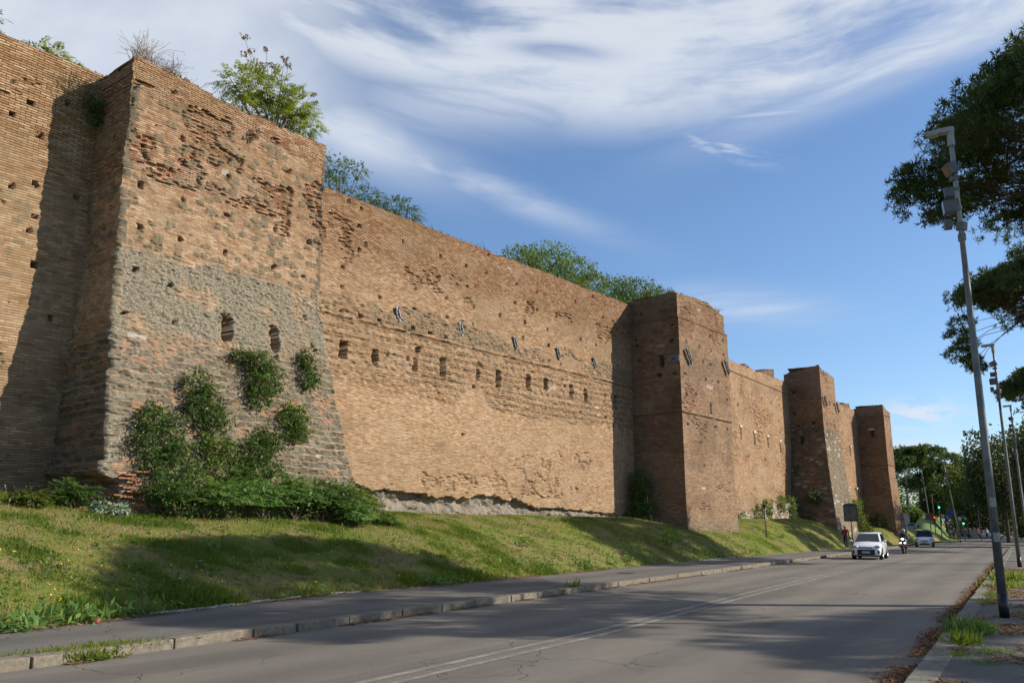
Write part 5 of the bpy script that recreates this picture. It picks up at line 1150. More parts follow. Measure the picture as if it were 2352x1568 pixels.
# ------------------------------------------------------------------ umbrella pines and other trees
def tufts(P, rs, blades, L, W, up=.35):
    n = len(P); P = np.repeat(P, blades, 0); D = unit(n * blades, rs, up)
    nn = np.cross(D, unit(n * blades, rs)); nn /= np.linalg.norm(nn, axis=1, keepdims=True)
    Ls = rs.uniform(.6, 1.1, n * blades) * L; va = np.clip(np.repeat(rs.uniform(0, .8, n), blades) + rs.normal(size=n * blades) * .12, 0, 1)
    return leaf_mesh(P, D, nn, Ls, np.full(n * blades, W), va)
def pine(base, top, rad, hh, label, seed, nclump=95, per=46, blades=9, L=.24, W=.035, mat=None, extra=(), trunk=.32, clump_r=1.0, group='umbrella pines along the road', offs=(0, 0)):
    """stone pine: bare trunk, arching limbs, flat dome of needle clumps"""
    rs = np.random.RandomState(seed); o = empty('umbrella_pine', base, label, 'tree', group)
    B = Vector(base); cx, cy = base[0] + offs[0], base[1] + offs[1]; zt = top; fork = Vector((cx * .4 + B.x * .6, cy * .4 + B.y * .6, base[2] + (zt - hh - base[2]) * .78))
    t = MB(); t.tube([B, B.lerp(fork, .35) + Vector((.12, .1, 0)), B.lerp(fork, .7), fork], [trunk * 1.15, trunk, trunk * .9, trunk * .85], 10)
    cl = []
    for i in range(nclump):
        a = rs.uniform(0, 2 * math.pi); q = math.sqrt(rs.uniform(0, 1)); q = q ** .8
        x = cx + math.cos(a) * q * rad; y = cy + math.sin(a) * q * rad
        dome = zt - hh * (q ** 2.4) * .75; z = dome - rs.uniform(0, .5) * hh * .5
        cl.append((x, y, z, clump_r * rs.uniform(.7, 1.25)))
    for e in extra: cl.append(e)
    nl = 10; cla = np.array(cl); ang = np.arctan2(cla[:, 1] - fork.y, cla[:, 0] - fork.x); order = np.argsort(ang)
    groups = np.array_split(order, nl)
    for g_ in groups:
        m = cla[g_].mean(0); mid = Vector((m[0], m[1], m[2] - .9)); k1 = fork.lerp(mid, .5) + Vector((rs.normal() * .3, rs.normal() * .3, -.25))
        t.tube([fork, k1, mid], [trunk * .36, trunk * .22, trunk * .12], 7)
        for j in g_:
            c = cla[j]; e = Vector((c[0], c[1], c[2] - .1)); s_ = k1.lerp(mid, .7); t.tube([s_, s_.lerp(e, .35) + Vector((rs.normal() * .35, rs.normal() * .35, -.2)), s_.lerp(e, .7) + Vector((rs.normal() * .3, rs.normal() * .3, .1)), e], [trunk * .09, trunk * .06, trunk * .045, .014], 5)
    t.build('trunk', M_PBARK, o, smooth=True)
    P = []
    for (x, y, z, r) in cl:
        d = unit(per, rs, .25); q = rs.uniform(.25, 1, per) ** .5; P.append(np.array((x, y, z)) + d * q[:, None] * np.array((r, r, r * .52)))
    leaf_obj('crown', tufts(np.vstack(P), rs, blades, L, W), mat or G_PINE, o); return o
#@@PINES
pine((28.0, -4.2, PZ), 14.9, 7.0, 3.9, 'nearest umbrella pine, its dark crown filling the upper right corner', 601, 250, 70, 13, L=.22, W=.032, clump_r=.95, offs=(-.8, 2.7), extra=((26.2, 5.4, 11.9, .7), (26.8, 5.6, 11.6, .7), (26.0, 4.9, 11.3, .7), (27.0, 4.9, 11.0, .8)))
pine((54.8, -.4, PZ), 16.6, 6.5, 3.4, 'second umbrella pine, crown seen behind the near lamp post with drooping lower boughs', 602, 190, 64, 11, L=.28, W=.048, clump_r=1.0, offs=(-1.0, 3.4), extra=((47.6, 8.6, 11.3, .7), (48.6, 8.5, 11.0, .7), (49.2, 9.0, 10.6, .8), (50.3, 8.6, 10.4, .6), (51.5, 8.6, 10.2, .6)))
pine((30.2, -17.5, PZ), 15.5, 6.3, 4.2, 'umbrella pine outside the picture that dapples the near road', 603, 100, 44, 7, L=.32, W=.07, offs=(-.5, -.5))
pine((83, 5.0, 0), 16.0, 7.5, 4.6, 'third umbrella pine of the roadside row, mostly behind the second', 604, 130, 40, 8, L=.40, W=.10)
#@@
def tree(base, blobs, n, size, mat, label, seed, group='trees beyond the crossing', trunk=.25, name='broadleaf_tree'):
    rs = np.random.RandomState(seed); o = empty(name, base, label, 'tree', group)
    leaf_obj('crown', broad_leaves(blobs, n, size, rs, -.2, 7, .22, .45), mat, o)
    b = MB(); B = Vector(base); m = Vector(blobs[0][0]); b.tube([B, B.lerp(m, .5) + Vector((.2, 0, 0)), m], [trunk, trunk * .8, trunk * .5], 8)
    for c, r in blobs[1:]: b.tube([B.lerp(m, .6), Vector(c)], [trunk * .4, .05], 6)
    b.build('trunk', M_PBARK, o); return o
def rb(x, y, z0, h, w, rs, k=7):
    out = [((x, y, z0 + h * .62), (w * .75, w * .75, h * .36))]
    for i in range(k):
        a = rs.uniform(0, 6.28); q = rs.uniform(.35, .8) * w; zz = z0 + h * rs.uniform(.32, .86)
        out.append(((x + math.cos(a) * q, y + math.sin(a) * q, zz), (w * rs.uniform(.3, .5),) * 2 + (h * rs.uniform(.13, .2),)))
    return out
def hz(x, y): return float(hill_z(np.array([x]), np.array([y]))[0])
rr = np.random.RandomState(900)
# dark roadside trees on the right, from near to far
for i, (x, y, h, w, mt, lb) in enumerate([
        (98, 9.5, 13.0, 4.6, G_SHADE, 'dark broadleaf tree right of the lamp posts, nearest of the far ones'),
        (112, 12.5, 14.5, 5.0, G_SHADE, 'tall dark tree behind the lamp post row at the right edge'),
        (121, 19.0, 13.5, 5.0, G_SHADE, 'dark rounded tree directly behind the middle of the near lamp post'),
        (138, 18.5, 16.0, 6.0, G_SHADE, 'highest dark tree at the right end of the skyline'),
        (172, 27.0, 15.0, 6.5, G_SHADE, 'dark tree behind the crowd at the crossing'),
        (176, 32.8, 13.0, 5.5, G_YEL, 'yellowing tree in the middle behind the crossing'),
        (214, 46.6, 9.0, 4.5, G_YEL, 'lower yellowing tree behind the tall street light'),
        (196, 35.0, 14.0, 6.5, G_SHADE, 'dark tree filling the gap behind the yellowing ones'),
        (172, 24.0, 14.0, 7.0, G_SHADE, 'dark tree behind the far white car'),
        (146, 14.0, 15.0, 7.0, G_SHADE, 'dark mass of a tree behind the second lamp post'),
        (196, 48.5, 5.0, 3.0, G_MID, 'grey-green round shrub on the lawn slope')]):
    z0 = hz(x, y) - .2; tree((x, y, z0), rb(x, y, z0 + (0 if h > 6 else -1.0), h, w, rr), 9000 if i < 5 else 7000, .42 if x < 130 else .55, mt, lb, 910 + i)
# low hedge band hiding the horizon on the right
for i, (x, y, h, w) in enumerate([(90, 7.0, 3.4, 2.8), (104, 11.0, 3.6, 3.4), (128, 15.5, 4.2, 4.4), (180, 30.5, 5.0, 5.5), (166, 20.0, 4.8, 5.6), (206, 40.5, 4.4, 4.5), (185, 28, 5.5, 7.0), (180, 14, 6, 8)]):
    tree((x, y, 0), rb(x, y, -.9, h, w, rr, 6), 3600, .48, G_SHADE, ['dark undergrowth beside the far end of the right pavement', 'undergrowth between the roadside trees', 'undergrowth right of the crossing', 'undergrowth behind the waiting crowd', 'undergrowth behind the far white car', 'undergrowth by the red traffic light', 'undergrowth deep behind the crossing', 'undergrowth at the far right behind the trees'][i], 930 + i, 'dark undergrowth behind the crossing', .12, 'undergrowth')
# umbrella pines on the hill
for i, (x, d, h, r_, lb) in enumerate([(208, .262, 14.5, 8.0, 'umbrella pine partly behind the farthest tower'), (212, .235, 15.0, 9.0, 'broad umbrella pine in the middle of the far hill'), (226, .212, 15.0, 9.0, 'umbrella pine on the far hill behind the yellowing trees'), (240, .248, 16.0, 9.5, 'umbrella pine at the back of the far hill'), (216, .190, 16.0, 9.5, 'umbrella pine at the right end of the far hill')]):
    x_, y_ = x, d * x; z0 = hz(x_, y_)
    pine((x_, y_, z0), z0 + h, r_, 4.6, lb, 940 + i, 60, 40, 7, L=.55, W=.16, mat=G_PINE2, trunk=.34, clump_r=1.7, group='umbrella pines on the far hill')
rs = np.random.RandomState(970)
bw = [((x, y, hz(x, y) + 3 + rs.uniform(0, 2)), (9, 9, 5.5 + rs.uniform(0, 3))) for x, y in [(285, 70), (290, 55), (285, 40), (280, 25), (260, 10), (300, 85), (255, 62), (250, 30), (240, 12), (225, 0), (300, 60), (200, 0)]]
tag(leaf_obj('far_woodland', broad_leaves(bw, 22000, .8, rs, -.2, 7, .2, .4), G_DARK, None), 'dark wood closing the view behind the crossing', 'woodland', kind='stuff')
#@@OBJECTS

# ------------------------------------------------------------------ lamp posts
M_POLE = paint('galvanised_pole', (.200, .205, .195), .55, .45, .25, 5)
M_POLE2 = paint('painted_arm', (.34, .34, .32), .5, .2, .12, 6)
M_BLACK = paint('black_band', (.012, .012, .013), .45, 0, .2, 5)
M_BOX = paint('grey_floodlight_box', (.13, .13, .13), .5, .1, .15, 6)
M_BOXW = paint('white_housing', (.38, .38, .36), .45, 0, .08, 6)
M_GLASS_D = paint('dark_glass', (.010, .012, .016), .08, 0, .2, 3, .3)
M_LENS = paint('pale_diffuser', (.42, .41, .36), .35, 0, .1, 9)
M_STICK = paint('sticker', (.42, .40, .33), .8, 0, .4, 40)
def lamp_post(x, y, label, ht=9.55, z=PZ, detail=True, lean=(-.10, -.05), rz=0.0, group='tall grey lamp posts along the road', arm=1.0):
    o = empty('lamp_post', (x, y, z), label, 'lamp post', group); lx, ly = lean
    P = lambda h: Vector((x + lx * (h / ht), y + ly * (h / ht), z + h))
    MB().tube([P(0), P(3), P(6.55), P(6.6)], [.080, .070, .056, .048], 18).build('pole', M_POLE, o, smooth=True)
    MB().tube([P(-.02), P(.42)], [.086, .085], 18).build('black_foot', M_BLACK, o, smooth=True)
    MB().tube([P(6.55), P(ht - .15)], [.052, .045], 12).build('upper_pole', M_POLE2 if detail else M_POLE, o, smooth=True)
    # lamp head pointing over the road
    d = Vector((-math.sin(math.atan(.14)), math.cos(math.atan(.14)), 0)); d = Matrix.Rotation(rz, 3, 'Z') @ d; s = Vector((d.y, -d.x, 0)); T_ = P(ht - .12)
    MB().tube([P(ht - .42), P(ht - .02)], [.070, .065], 12).build('collar', M_BOXW, o)
    h = MB(); L = .46 * arm
    prof = [(-.08, .05, .06), (.0, .08, .07), (.15, .095, .055), (.32 * arm, .095, .04), (L, .085, .028)]; v = []; 
    for t, w, th in prof:
        c = T_ + d * t + Vector((0, 0, .05)); v += [c + s * w - Vector((0, 0, th)), c + s * w * .8 + Vector((0, 0, th * .8)), c - s * w * .8 + Vector((0, 0, th * .8)), c - s * w - Vector((0, 0, th))]
    f = [(0, 1, 2, 3), tuple(range(len(v) - 4, len(v)))[::-1]]
    for i in range(len(prof) - 1):
        for k in range(4): f.append((i * 4 + k, (i + 1) * 4 + k, (i + 1) * 4 + (k + 1) % 4, i * 4 + (k + 1) % 4))
    h.raw(v, f); ho = h.build('lamp_head', M_BOXW, o, bevel=.01)
    c = T_ + d * (L * .70) + Vector((0, 0, .012)); ang = math.atan2(d.y, d.x)
    MB().box(c - Vector((0, 0, .02)), (L * .46, .17, .03), rz=ang).build('diffuser', M_LENS, o)
    # cluster of floodlights and control boxes under the arm
    def unit_box(hh, off, dim, yaw, pitch, glass=True, nm='floodlight', mat=None):
        c = P(hh) + d * off[0] + s * off[1]; dim = tuple(q * .68 for q in dim)
        b = MB().box(c, dim, rz=ang + yaw, ry=pitch); q = b.build(nm, mat or M_BOX, o, bevel=.012)
        if glass:
            M = Matrix.Translation(c) @ Matrix.Rotation(ang + yaw, 4, 'Z') @ Matrix.Rotation(pitch, 4, 'Y')
            g = MB(); w = dim[0] / 2 + .004; vv = [M @ Vector((w, a * dim[1] * .46, e * dim[2] * .46)) for a, e in ((-1, -1), (1, -1), (1, 1), (-1, 1))]; vv2 = [M @ Vector((w - .03, a * dim[1] * .46, e * dim[2] * .46)) for a, e in ((-1, -1), (1, -1), (1, 1), (-1, 1))]
            g.raw(vv + vv2, [(0, 1, 2, 3), (7, 6, 5, 4), (0, 4, 5, 1), (1, 5, 6, 2), (2, 6, 7, 3), (3, 7, 4, 0)])
            go = g.build('glass', M_GLASS_D, None); go.parent = q; go.matrix_parent_inverse = Matrix.Identity(4)
        return q
    unit_box(8.63, (.06, -.04), (.30, .36, .34), R(25), R(24))
    unit_box(8.43, (.02, .0), (.22, .20, .13), R(25), R(8), False, 'control_box')
    unit_box(8.17, (.13, .04), (.30, .22, .28), R(5), 0, False, 'control_box')
    unit_box(7.86, (.13, .02), (.42, .30, .40), R(12), R(4))
    unit_box(7.52, (.22, .06), (.20, .18, .30), R(10), 0, False, 'control_box')
    unit_box(7.42, (-.02, .0), (.24, .20, .26), R(-30), R(-10), True)
    unit_box(7.20, (.0, .02), (.18, .18, .22), R(20), 0, False, 'control_box')
    cb = MB(); cb.tube([P(6.7) + s * .06, P(7.3) + s * .10 - d * .05, P(7.9) + s * .07, P(8.6) + s * .09], .010, 5); cb.build('cable', M_BLACK, o)
    for hh in (7.15, 7.45, 7.8, 8.2, 8.55): MB().tube([P(hh - .03), P(hh + .03)], .062, 10).build('bracket', M_POLE, o)
    if detail:
        for hh, a in ((.0 + 2.05, 0), (1.42, 1)):
            M = Matrix.Translation(P(hh)); v = []; n = 6
            for k in range(n + 1):
                an = math.atan2(-y, -x) + .25 + (k / n - .5) * 1.5; v += [P(hh) + Vector((math.cos(an) * .0785, math.sin(an) * .0785, -.085)), P(hh) + Vector((math.cos(an) * .0785, math.sin(an) * .0785, .085))]
            MB().raw(v, [(2 * k, 2 * k + 2, 2 * k + 3, 2 * k + 1) for k in range(n)]).build('sticker', M_STICK, o)
    return o
lamp_post(18.27, 3.08, 'tall grey lamp post nearest to the viewer, black foot and two stickers')
lamp_post(42.3, 6.35, 'second tall grey lamp post, cut by the right picture edge at its foot', lean=(-.12, .0), detail=False)
lamp_post(64.5, 9.1, 'third lamp post, in front of the dark trees at the right edge', detail=False, lean=(0, 0))
lamp_post(80.5, 11.3, 'fourth lamp post, close beside the third against the dark trees', detail=False, lean=(0, 0))
lamp_post(122.6, 24.6, 'slim lamp post rising behind the waiting crowd', 10.2, 0, False, (-.3, 1.0), arm=1.6, group='lamp posts beyond the crossing')
lamp_post(146.3, 33.3, 'lamp post standing on the lawn slope beyond the crossing', 9.6, 1.2, False, (0, .6), arm=1.4, group='lamp posts beyond the crossing')
lamp_post(188, 46.6, 'farthest lamp post, right beside the last tower', 10.0, 3.0, False, (0, 0), arm=1.4, group='lamp posts beyond the crossing')
# thin post on the bank
pz = float(bank_z(np.array([57.1]), np.array([23.3]))[0]); o = empty('thin_post', (57.1, 23.3, pz), 'thin grey post with a small dark fitting on top, standing on the bank', 'post')
MB().tube([(57.1, 23.3, pz - .3), (57.0, 23.3, 3.1)], [.05, .045], 10).build('pole', M_POLE, o, smooth=True)
MB().box((57.0, 23.25, 3.18), (.30, .22, .18)).build('fitting', M_BLACK, o, bevel=.02)

# ------------------------------------------------------------------ signs and signals
M_GREEN = paint('green_enamel', (.015, .085, .055), .4); M_FRAME = paint('sign_frame', (.035, .040, .042), .5)
M_BLUE = paint('sign_blue', (.020, .085, .26), .4); M_WHITE = paint('sign_white', (.70, .70, .68), .5); M_RED = paint('sign_red', (.50, .03, .02), .5)
def info_panel():
    x, y = 72.2, 22.35; z0 = PZ; s = Vector((.32, -.95, 0)).normalized(); n = Vector((-.95, -.32, 0)).normalized()
    o = empty('information_panel', (x, y, z0), 'dark arched information panel on a thin pole beside the walker', 'sign')
    MB().tube([(x, y, z0), (x, y, 2.4)], .045, 10).build('pole', M_FRAME, o)
    def board(w0, w1, h0, h1, off, mat, nm, arch=False, th=.05):
        c = Vector((x, y, 0)) + n * off; pts = [(w0, h0), (w1, h0), (w1, h1)]
        if arch: pts += [(w1 * math.cos(a), h1 + .17 * math.sin(a)) for a in [math.pi * k / 10 for k in range(1, 10)]]
        pts += [(w0, h1)]; v = [c + s * a + Vector((0, 0, b)) for a, b in pts]; v += [q - n * th for q in v]; m = len(pts)
        return MB().raw(v, [tuple(range(m)), tuple(range(2 * m - 1, m - 1, -1))] + [(i, m + i, m + (i + 1) % m, (i + 1) % m) for i in range(m)]).build(nm, mat, o)
    board(-.52, .52, 2.25, 3.52, 0, M_FRAME, 'board', True)
    board(-.47, .47, 3.50, 3.52, .012, M_GREEN, 'arched_header', True, .02)
    m, T = newmat('panel_photo'); g = T.n('ShaderNodeNewGeometry').outputs['Position']; nn = T.noise(g, 4.0, 5, .7)
    finish(T, T.ramp(nn, [(.35, (.03, .035, .03)), (.5, (.09, .07, .05)), (.62, (.15, .11, .08)), (.75, (.2, .18, .15))]), .3)
    board(-.46, .46, 2.38, 3.44, .012, m, 'printed_panel', False, .02)
    for i in range(7): board(-.34, .34 - (.3 if i == 6 else .1 * (i % 2)), 2.50 + i * .06, 2.527 + i * .06, .022, paint('faded_print', (.17, .15, .14), .6), 'text_line', False, .012)
info_panel()
def signal(x, y, z, ht, heads, label, lit):
    o = empty('traffic_light', (x, y, z), label, 'traffic light', None)
    MB().tube([(x, y, z), (x, y, z + ht)], [.07, .06], 10).build('pole', M_POLE, o)
    for k, (hz_, dy, col, on) in enumerate(heads):
        n = Vector((-.97, -.24, 0)); c = Vector((x, y + dy, z + hz_)) + n * .12
        b = MB().box(c, (.24, .34, .98), rz=math.atan2(.24, .97)); ho = b.build('signal_head', M_BLACK, o, bevel=.03)
        for j, cl_ in enumerate(('red', 'amber', 'green')):
            q = c + n * .125 + Vector((0, 0, .30 - .30 * j)); d = MB().disc(q, n, .105, .02, 14)
            mt = emis('lit_red', (1, .05, .02), 5) if (on == cl_ == 'red') else emis('lit_green', (.05, .95, .50), 4) if (on == cl_ == 'green') else paint('unlit_lens', (.03, .03, .03), .2)
            l = d.build(cl_ + '_lens', mt, None); l.parent = ho; l.matrix_parent_inverse = Matrix.Identity(4)
    return o
signal(136.7, 30.6, .6, 6.0, [(2.35, 0, 0, 'red')], 'traffic light showing red, at the left of the crossing', 1)
signal(127.0, 27.7, 0, 5.2, [(4.75, 0, 0, 'green')], 'highest traffic light showing green, hung above the crossing', 1)
signal(137.4, 27.0, 0, 3.4, [(2.7, 0, 0, 'green')], 'traffic light showing green right behind the waiting crowd', 1)
signal(141.0, 25.6, 0, 6.2, [(5.6, 0, 0, None)], 'unlit traffic light turned away, up among the dark trees', 0)
def post_sign(name, x, y, z, boards, label, pole_h):
    o = empty(name, (x, y, z), label, 'sign'); MB().tube([(x, y, z), (x, y, z + pole_h)], .05, 8).build('pole', M_POLE, o)
    n = Vector((-.97, -.24, 0)); s = Vector((-.24, .97, 0))
    for kind, dy, zz, w, h, mat in boards:
        c = Vector((x, y, z + zz)) + n * .09 + s * dy
        if kind == 'disc': MB().disc(c, n, w / 2, .03, 24).build('sign_plate', mat, o)
        elif kind == 'tri':
            v = [c + s * w / 2 + Vector((0, 0, h / 2)), c - s * w / 2 + Vector((0, 0, h / 2)), c - Vector((0, 0, h / 2))]; v += [q - n * .03 for q in v]
            MB().raw(v, [(0, 1, 2), (5, 4, 3), (0, 3, 4, 1), (1, 4, 5, 2), (2, 5, 3, 0)]).build('sign_plate', mat, o)
            v = [c + n * .012 + (q - c) * .62 for q in v[:3]]; v += [q - n * .015 for q in v]
            MB().raw(v, [(0, 1, 2), (5, 4, 3), (0, 3, 4, 1), (1, 4, 5, 2), (2, 5, 3, 0)]).build('sign_centre', M_WHITE, o)
        else: MB().box(c, (.04, w, h), rz=math.atan2(.24, .97)).build('sign_plate', mat, o, bevel=.01)
        if kind == 'disc':
            a = MB(); q = c + n * .022
            a.tube([q + s * .18 + Vector((0, 0, .18)), q - s * .16 - Vector((0, 0, .16))], .035, 4); a.tube([q - s * .18 - Vector((0, 0, .18)), q - s * .18 + Vector((0, 0, .05))], .03, 4); a.tube([q - s * .18 - Vector((0, 0, .18)), q + s * .05 - Vector((0, 0, .18))], .03, 4)
            a.build('arrow', M_WHITE, o)
    return o
post_sign('road_sign', 137.0, 28.9, 0, [('disc', 0, 3.3, .9, .9, M_BLUE), ('tri', 0, 2.35, .95, .82, M_RED)], 'blue round arrow sign above a red and white triangle', 3.8)
post_sign('direction_sign', 137.6, 27.9, 0, [('box', .5, 3.9, 1.0, .75, M_BLUE), ('box', -.75, 4.05, 1.2, .34, M_FRAME), ('box', -.75, 3.1, 1.1, .36, M_WHITE)], 'stack of blue, dark and white direction boards by the crowd', 4.3)
post_sign('works_sign', 136.3, 31.1, .6, [('box', 0, 2.75, 1.15, .95, paint('faded_red', (.30, .085, .05), .7))], 'faded red board beside the red traffic light', 3.2)
post_sign('bus_stop_sign', 106.6, 26.9, 0, [('box', 0, 2.75, .80, 1.10, paint('bus_stop_face', (.50, .53, .55), .5)), ('box', 0, 3.42, .80, .16, paint('yellow_cap', (.50, .33, .02), .5))], 'white bus stop board with a yellow cap beside the last tower', 3.5)
o = empty('utility_cabinet', (157, 29.4, 0), 'pale grey utility cabinet on the island in front of the crowd', 'cabinet')
MB().box((157, 29.4, .8), (.5, .95, 1.55), rz=.19).build('body', paint('cabinet_grey', (.25, .25, .22), .6), o, bevel=.02); MB().box((156.98, 29.4, 1.6), (.56, 1.02, .06), rz=.19).build('lid', M_FRAME, o)
MB().box((156.73, 29.35, .8), (.02, .40, 1.3), rz=.19).build('door', paint('cabinet_door', (.27, .27, .24), .6), o)
# manhole and drain details
dr = MB(); dr.disc((27.6, 16.55, PZ + .004), (0, 0, 1), .32, .012, 20); tag(dr.build('manhole_cover', M_FRAME), 'round dark manhole cover set in the left pavement', 'manhole cover')
dg = MB().box((44, 18.4, PZ + .003), (1.5, .7, .012), rz=.13); tag(dg.build('drain_cover', M_FRAME), 'rectangular dark drain cover in the left pavement near the white edging', 'drain cover')
for i, (x, y, z, sx, lb) in enumerate([(7.6, 15.0, PZ, .05, 'crumpled red scrap beside the weeds at the left pavement'), (11.9, 18.9, .9, .18, 'pale flat stone lying on the bank below the bushes')]):
    b = MB(); b.ball((x, y, z + .03), (sx, sx * .7, .045), 7, 5); tag(b.build('litter_scrap' if i == 0 else 'stone', paint('faded_wrapper', (.35, .05, .06), .7) if i == 0 else mat_stone('pale_pebble', (.45, .38, .30))), lb, 'litter' if i == 0 else 'stone')

# ------------------------------------------------------------------ people
SKIN = paint('skin', (.42, .23, .15), .6, 0, .05)
def person(loc, yaw, label, top, bottom, hair, pose='stand', h=1.75, shoes=(.55, .53, .50), cap=None, arms=None, group=None, skin=None, sub=1):
    """one continuous skinned body in metres; local +x is the way the person faces"""
    k = h / 1.75; arms = arms or top
    J = {'pel': (0, 0, .95), 'wai': (0, 0, 1.10), 'che': (.01, 0, 1.32), 'nk': (.0, 0, 1.49), 'hd0': (.015, 0, 1.58), 'hd1': (.03, 0, 1.68), 'hd2': (.015, 0, 1.735)}
    if pose == 'walk':
        legs = {1: [(.0, .09, .90), (.16, .10, .50), (.18, .10, .10), (.31, .11, .04)], -1: [(.0, -.09, .90), (.03, -.09, .48), (-.22, -.09, .12), (-.12, -.10, .04)]}
        arm = {1: [(-.01, .19, 1.42), (-.07, .245, 1.16), (-.02, .20, .95), (.05, .17, .90)], -1: [(-.01, -.19, 1.42), (-.02, -.25, 1.16), (.12, -.22, .97), (.19, -.18, .95)]}
    elif pose == 'ride':
        J = {'pel': (0, 0, .84), 'wai': (.03, 0, .98), 'che': (.10, 0, 1.20), 'nk': (.13, 0, 1.38), 'hd0': (.16, 0, 1.46), 'hd1': (.19, 0, 1.56), 'hd2': (.17, 0, 1.62)}
        legs = {s: [(.04, s * .10, .82), (.42, s * .17, .76), (.36, s * .17, .40), (.50, s * .17, .34)] for s in (1, -1)}
        arm = {s: [(.10, s * .19, 1.31), (.22, s * .30, 1.10), (.46, s * .33, 1.06), (.54, s * .33, 1.06)] for s in (1, -1)}
    else:
        legs = {s: [(.0, s * .09, .90), (.01, s * .10, .50), (-.02, s * .11, .10), (.12, s * .13, .04)] for s in (1, -1)}
        arm = {s: [(.0, s * .19, 1.42), (-.02, s * .25, 1.16), (.06, s * .24, .94), (.09, s * .23, .86)] for s in (1, -1)}
    V = []; Rr = []; E = []; reg = []
    def add(p, r, g): V.append(tuple(c * k for c in p)); Rr.append(r if isinstance(r, tuple) else (r, r)); reg.append(g); return len(V) - 1
    pe = add(J['pel'], (.165, .12), 'b'); wa = add(J['wai'], (.15, .105), 't'); ch = add(J['che'], (.175, .115), 't'); nk = add(J['nk'], .058, 's')
    h0 = add(J['hd0'], .078, 's'); h1 = add(J['hd1'], (.098, .085), 's'); h2_ = add(J['hd2'], .066, 'h')
    for a, b in ((pe, wa), (wa, ch), (ch, nk), (nk, h0), (h0, h1), (h1, h2_)): E.append((a, b))
    for s in (1, -1):
        q = pe
        for p, r, g in zip(legs[s], (.095, .066, .045, .040), ('b', 'b', 'b', 'f')): n = add(p, r, g); E.append((q, n)); q = n
        q = ch
        for p, r, g in zip(arm[s], (.062, .047, .034, .036), ('a', 'a', 's', 's')): n = add(p, r, g); E.append((q, n)); q = n
        w = Vector(arm[s][2]); e = Vector(arm[s][3]); d = (e - w).normalized(); sd2 = Vector((0, -s, 0))
        for j in range(4): n = add(tuple(e + d * (.065 - .008 * abs(j - 1.5)) + Vector((0, 0, (j - 1.5) * .018)) ), .0085, 's'); E.append((q, n))
        n = add(tuple(e + sd2 * .045 + d * .02), .010, 's'); E.append((q, n))
    me = bpy.data.meshes.new('person'); me.from_pydata(V, E, []); o = bpy.data.objects.new('tmp', me); COL.objects.link(o)
    md = o.modifiers.new('skin', 'SKIN'); md.use_smooth_shade = True
    for i, sv in enumerate(me.skin_vertices[0].data): sv.radius = (Rr[i][1] * k, Rr[i][0] * k) if i in (0, 1, 2) else (Rr[i][0] * k, Rr[i][1] * k); sv.use_root = (i == 0)
    sb = o.modifiers.new('s', 'SUBSURF'); sb.levels = sub; sb.render_levels = sub
    dg_ = bpy.context.evaluated_depsgraph_get(); m2 = bpy.data.meshes.new_from_object(o.evaluated_get(dg_)); bpy.data.objects.remove(o)
    col = {'t': top, 'a': arms, 'b': bottom, 's': skin or (.42, .23, .15), 'h': hair, 'f': shoes}
    keys = list(col); m2.materials.clear()
    for c in keys: m2.materials.append(SKIN if (c == 's' and skin is None) else paint('cloth_%d_%d_%d' % tuple(int(255 * q) for q in col[c]), col[c], .85, 0, .12, 12))
    Va = np.array(V); segs = [(a, b) for a, b in E]
    for f in m2.polygons:
        c = np.array(f.center); best = None
        for a, b in segs:
            pa, pb = Va[a], Va[b]; t = np.clip(np.dot(c - pa, pb - pa) / max(1e-9, np.dot(pb - pa, pb - pa)), 0, 1); dd = np.linalg.norm(c - pa - (pb - pa) * t)
            if best is None or dd < best[0]: best = (dd, a if t < .5 else b)
        g = reg[best[1]]
        if g == 's' and c[2] > J['hd0'][2] * k and c[0] < J['hd1'][0] * k - .035 * k: g = 'h'
        f.material_index = keys.index(g); f.use_smooth = True
    p = bpy.data.objects.new('person', m2); COL.objects.link(p); p.location = loc; p.rotation_euler = (0, 0, yaw); tag(p, label, 'person', group)
    if cap is not None:
        b = MB(); c = Vector(J['hd1']) * k; b.ball(c + Vector((-.005, 0, .045)), (.112, .098, .082), 12, 8); b.box(c + Vector((.125, 0, .03)), (.11, .14, .014))
        q = b.build('cap', paint('cap_%d' % int(cap[0] * 100), cap, .8), None); q.parent = p
    nb = MB(); c = Vector(J['hd1']) * k; nb.ball(c + Vector((.092, 0, -.02)), (.022, .012, .018), 6, 5)
    for s in (1, -1): nb.ball(c + Vector((-.0, s * .088, -.015)), (.018, .010, .028), 6, 5)
    q = nb.build('nose_and_ears', SKIN, None); q.parent = p
    eb = MB(); [eb.ball(c + Vector((.086, s * .032, .012)), (.010, .013, .008), 6, 5) for s in (1, -1)]; q = eb.build('eyes', M_BLACK, None); q.parent = p
    return p
w_ = person((70.2, 22.25, PZ), math.pi + .16, 'person in a red jacket with dark sleeves and white cap walking on the pavement', (.42, .018, .015), (.020, .022, .032), (.05, .04, .03), 'walk', 1.78, (.60, .60, .60), (.62, .63, .64), (.05, .02, .03))

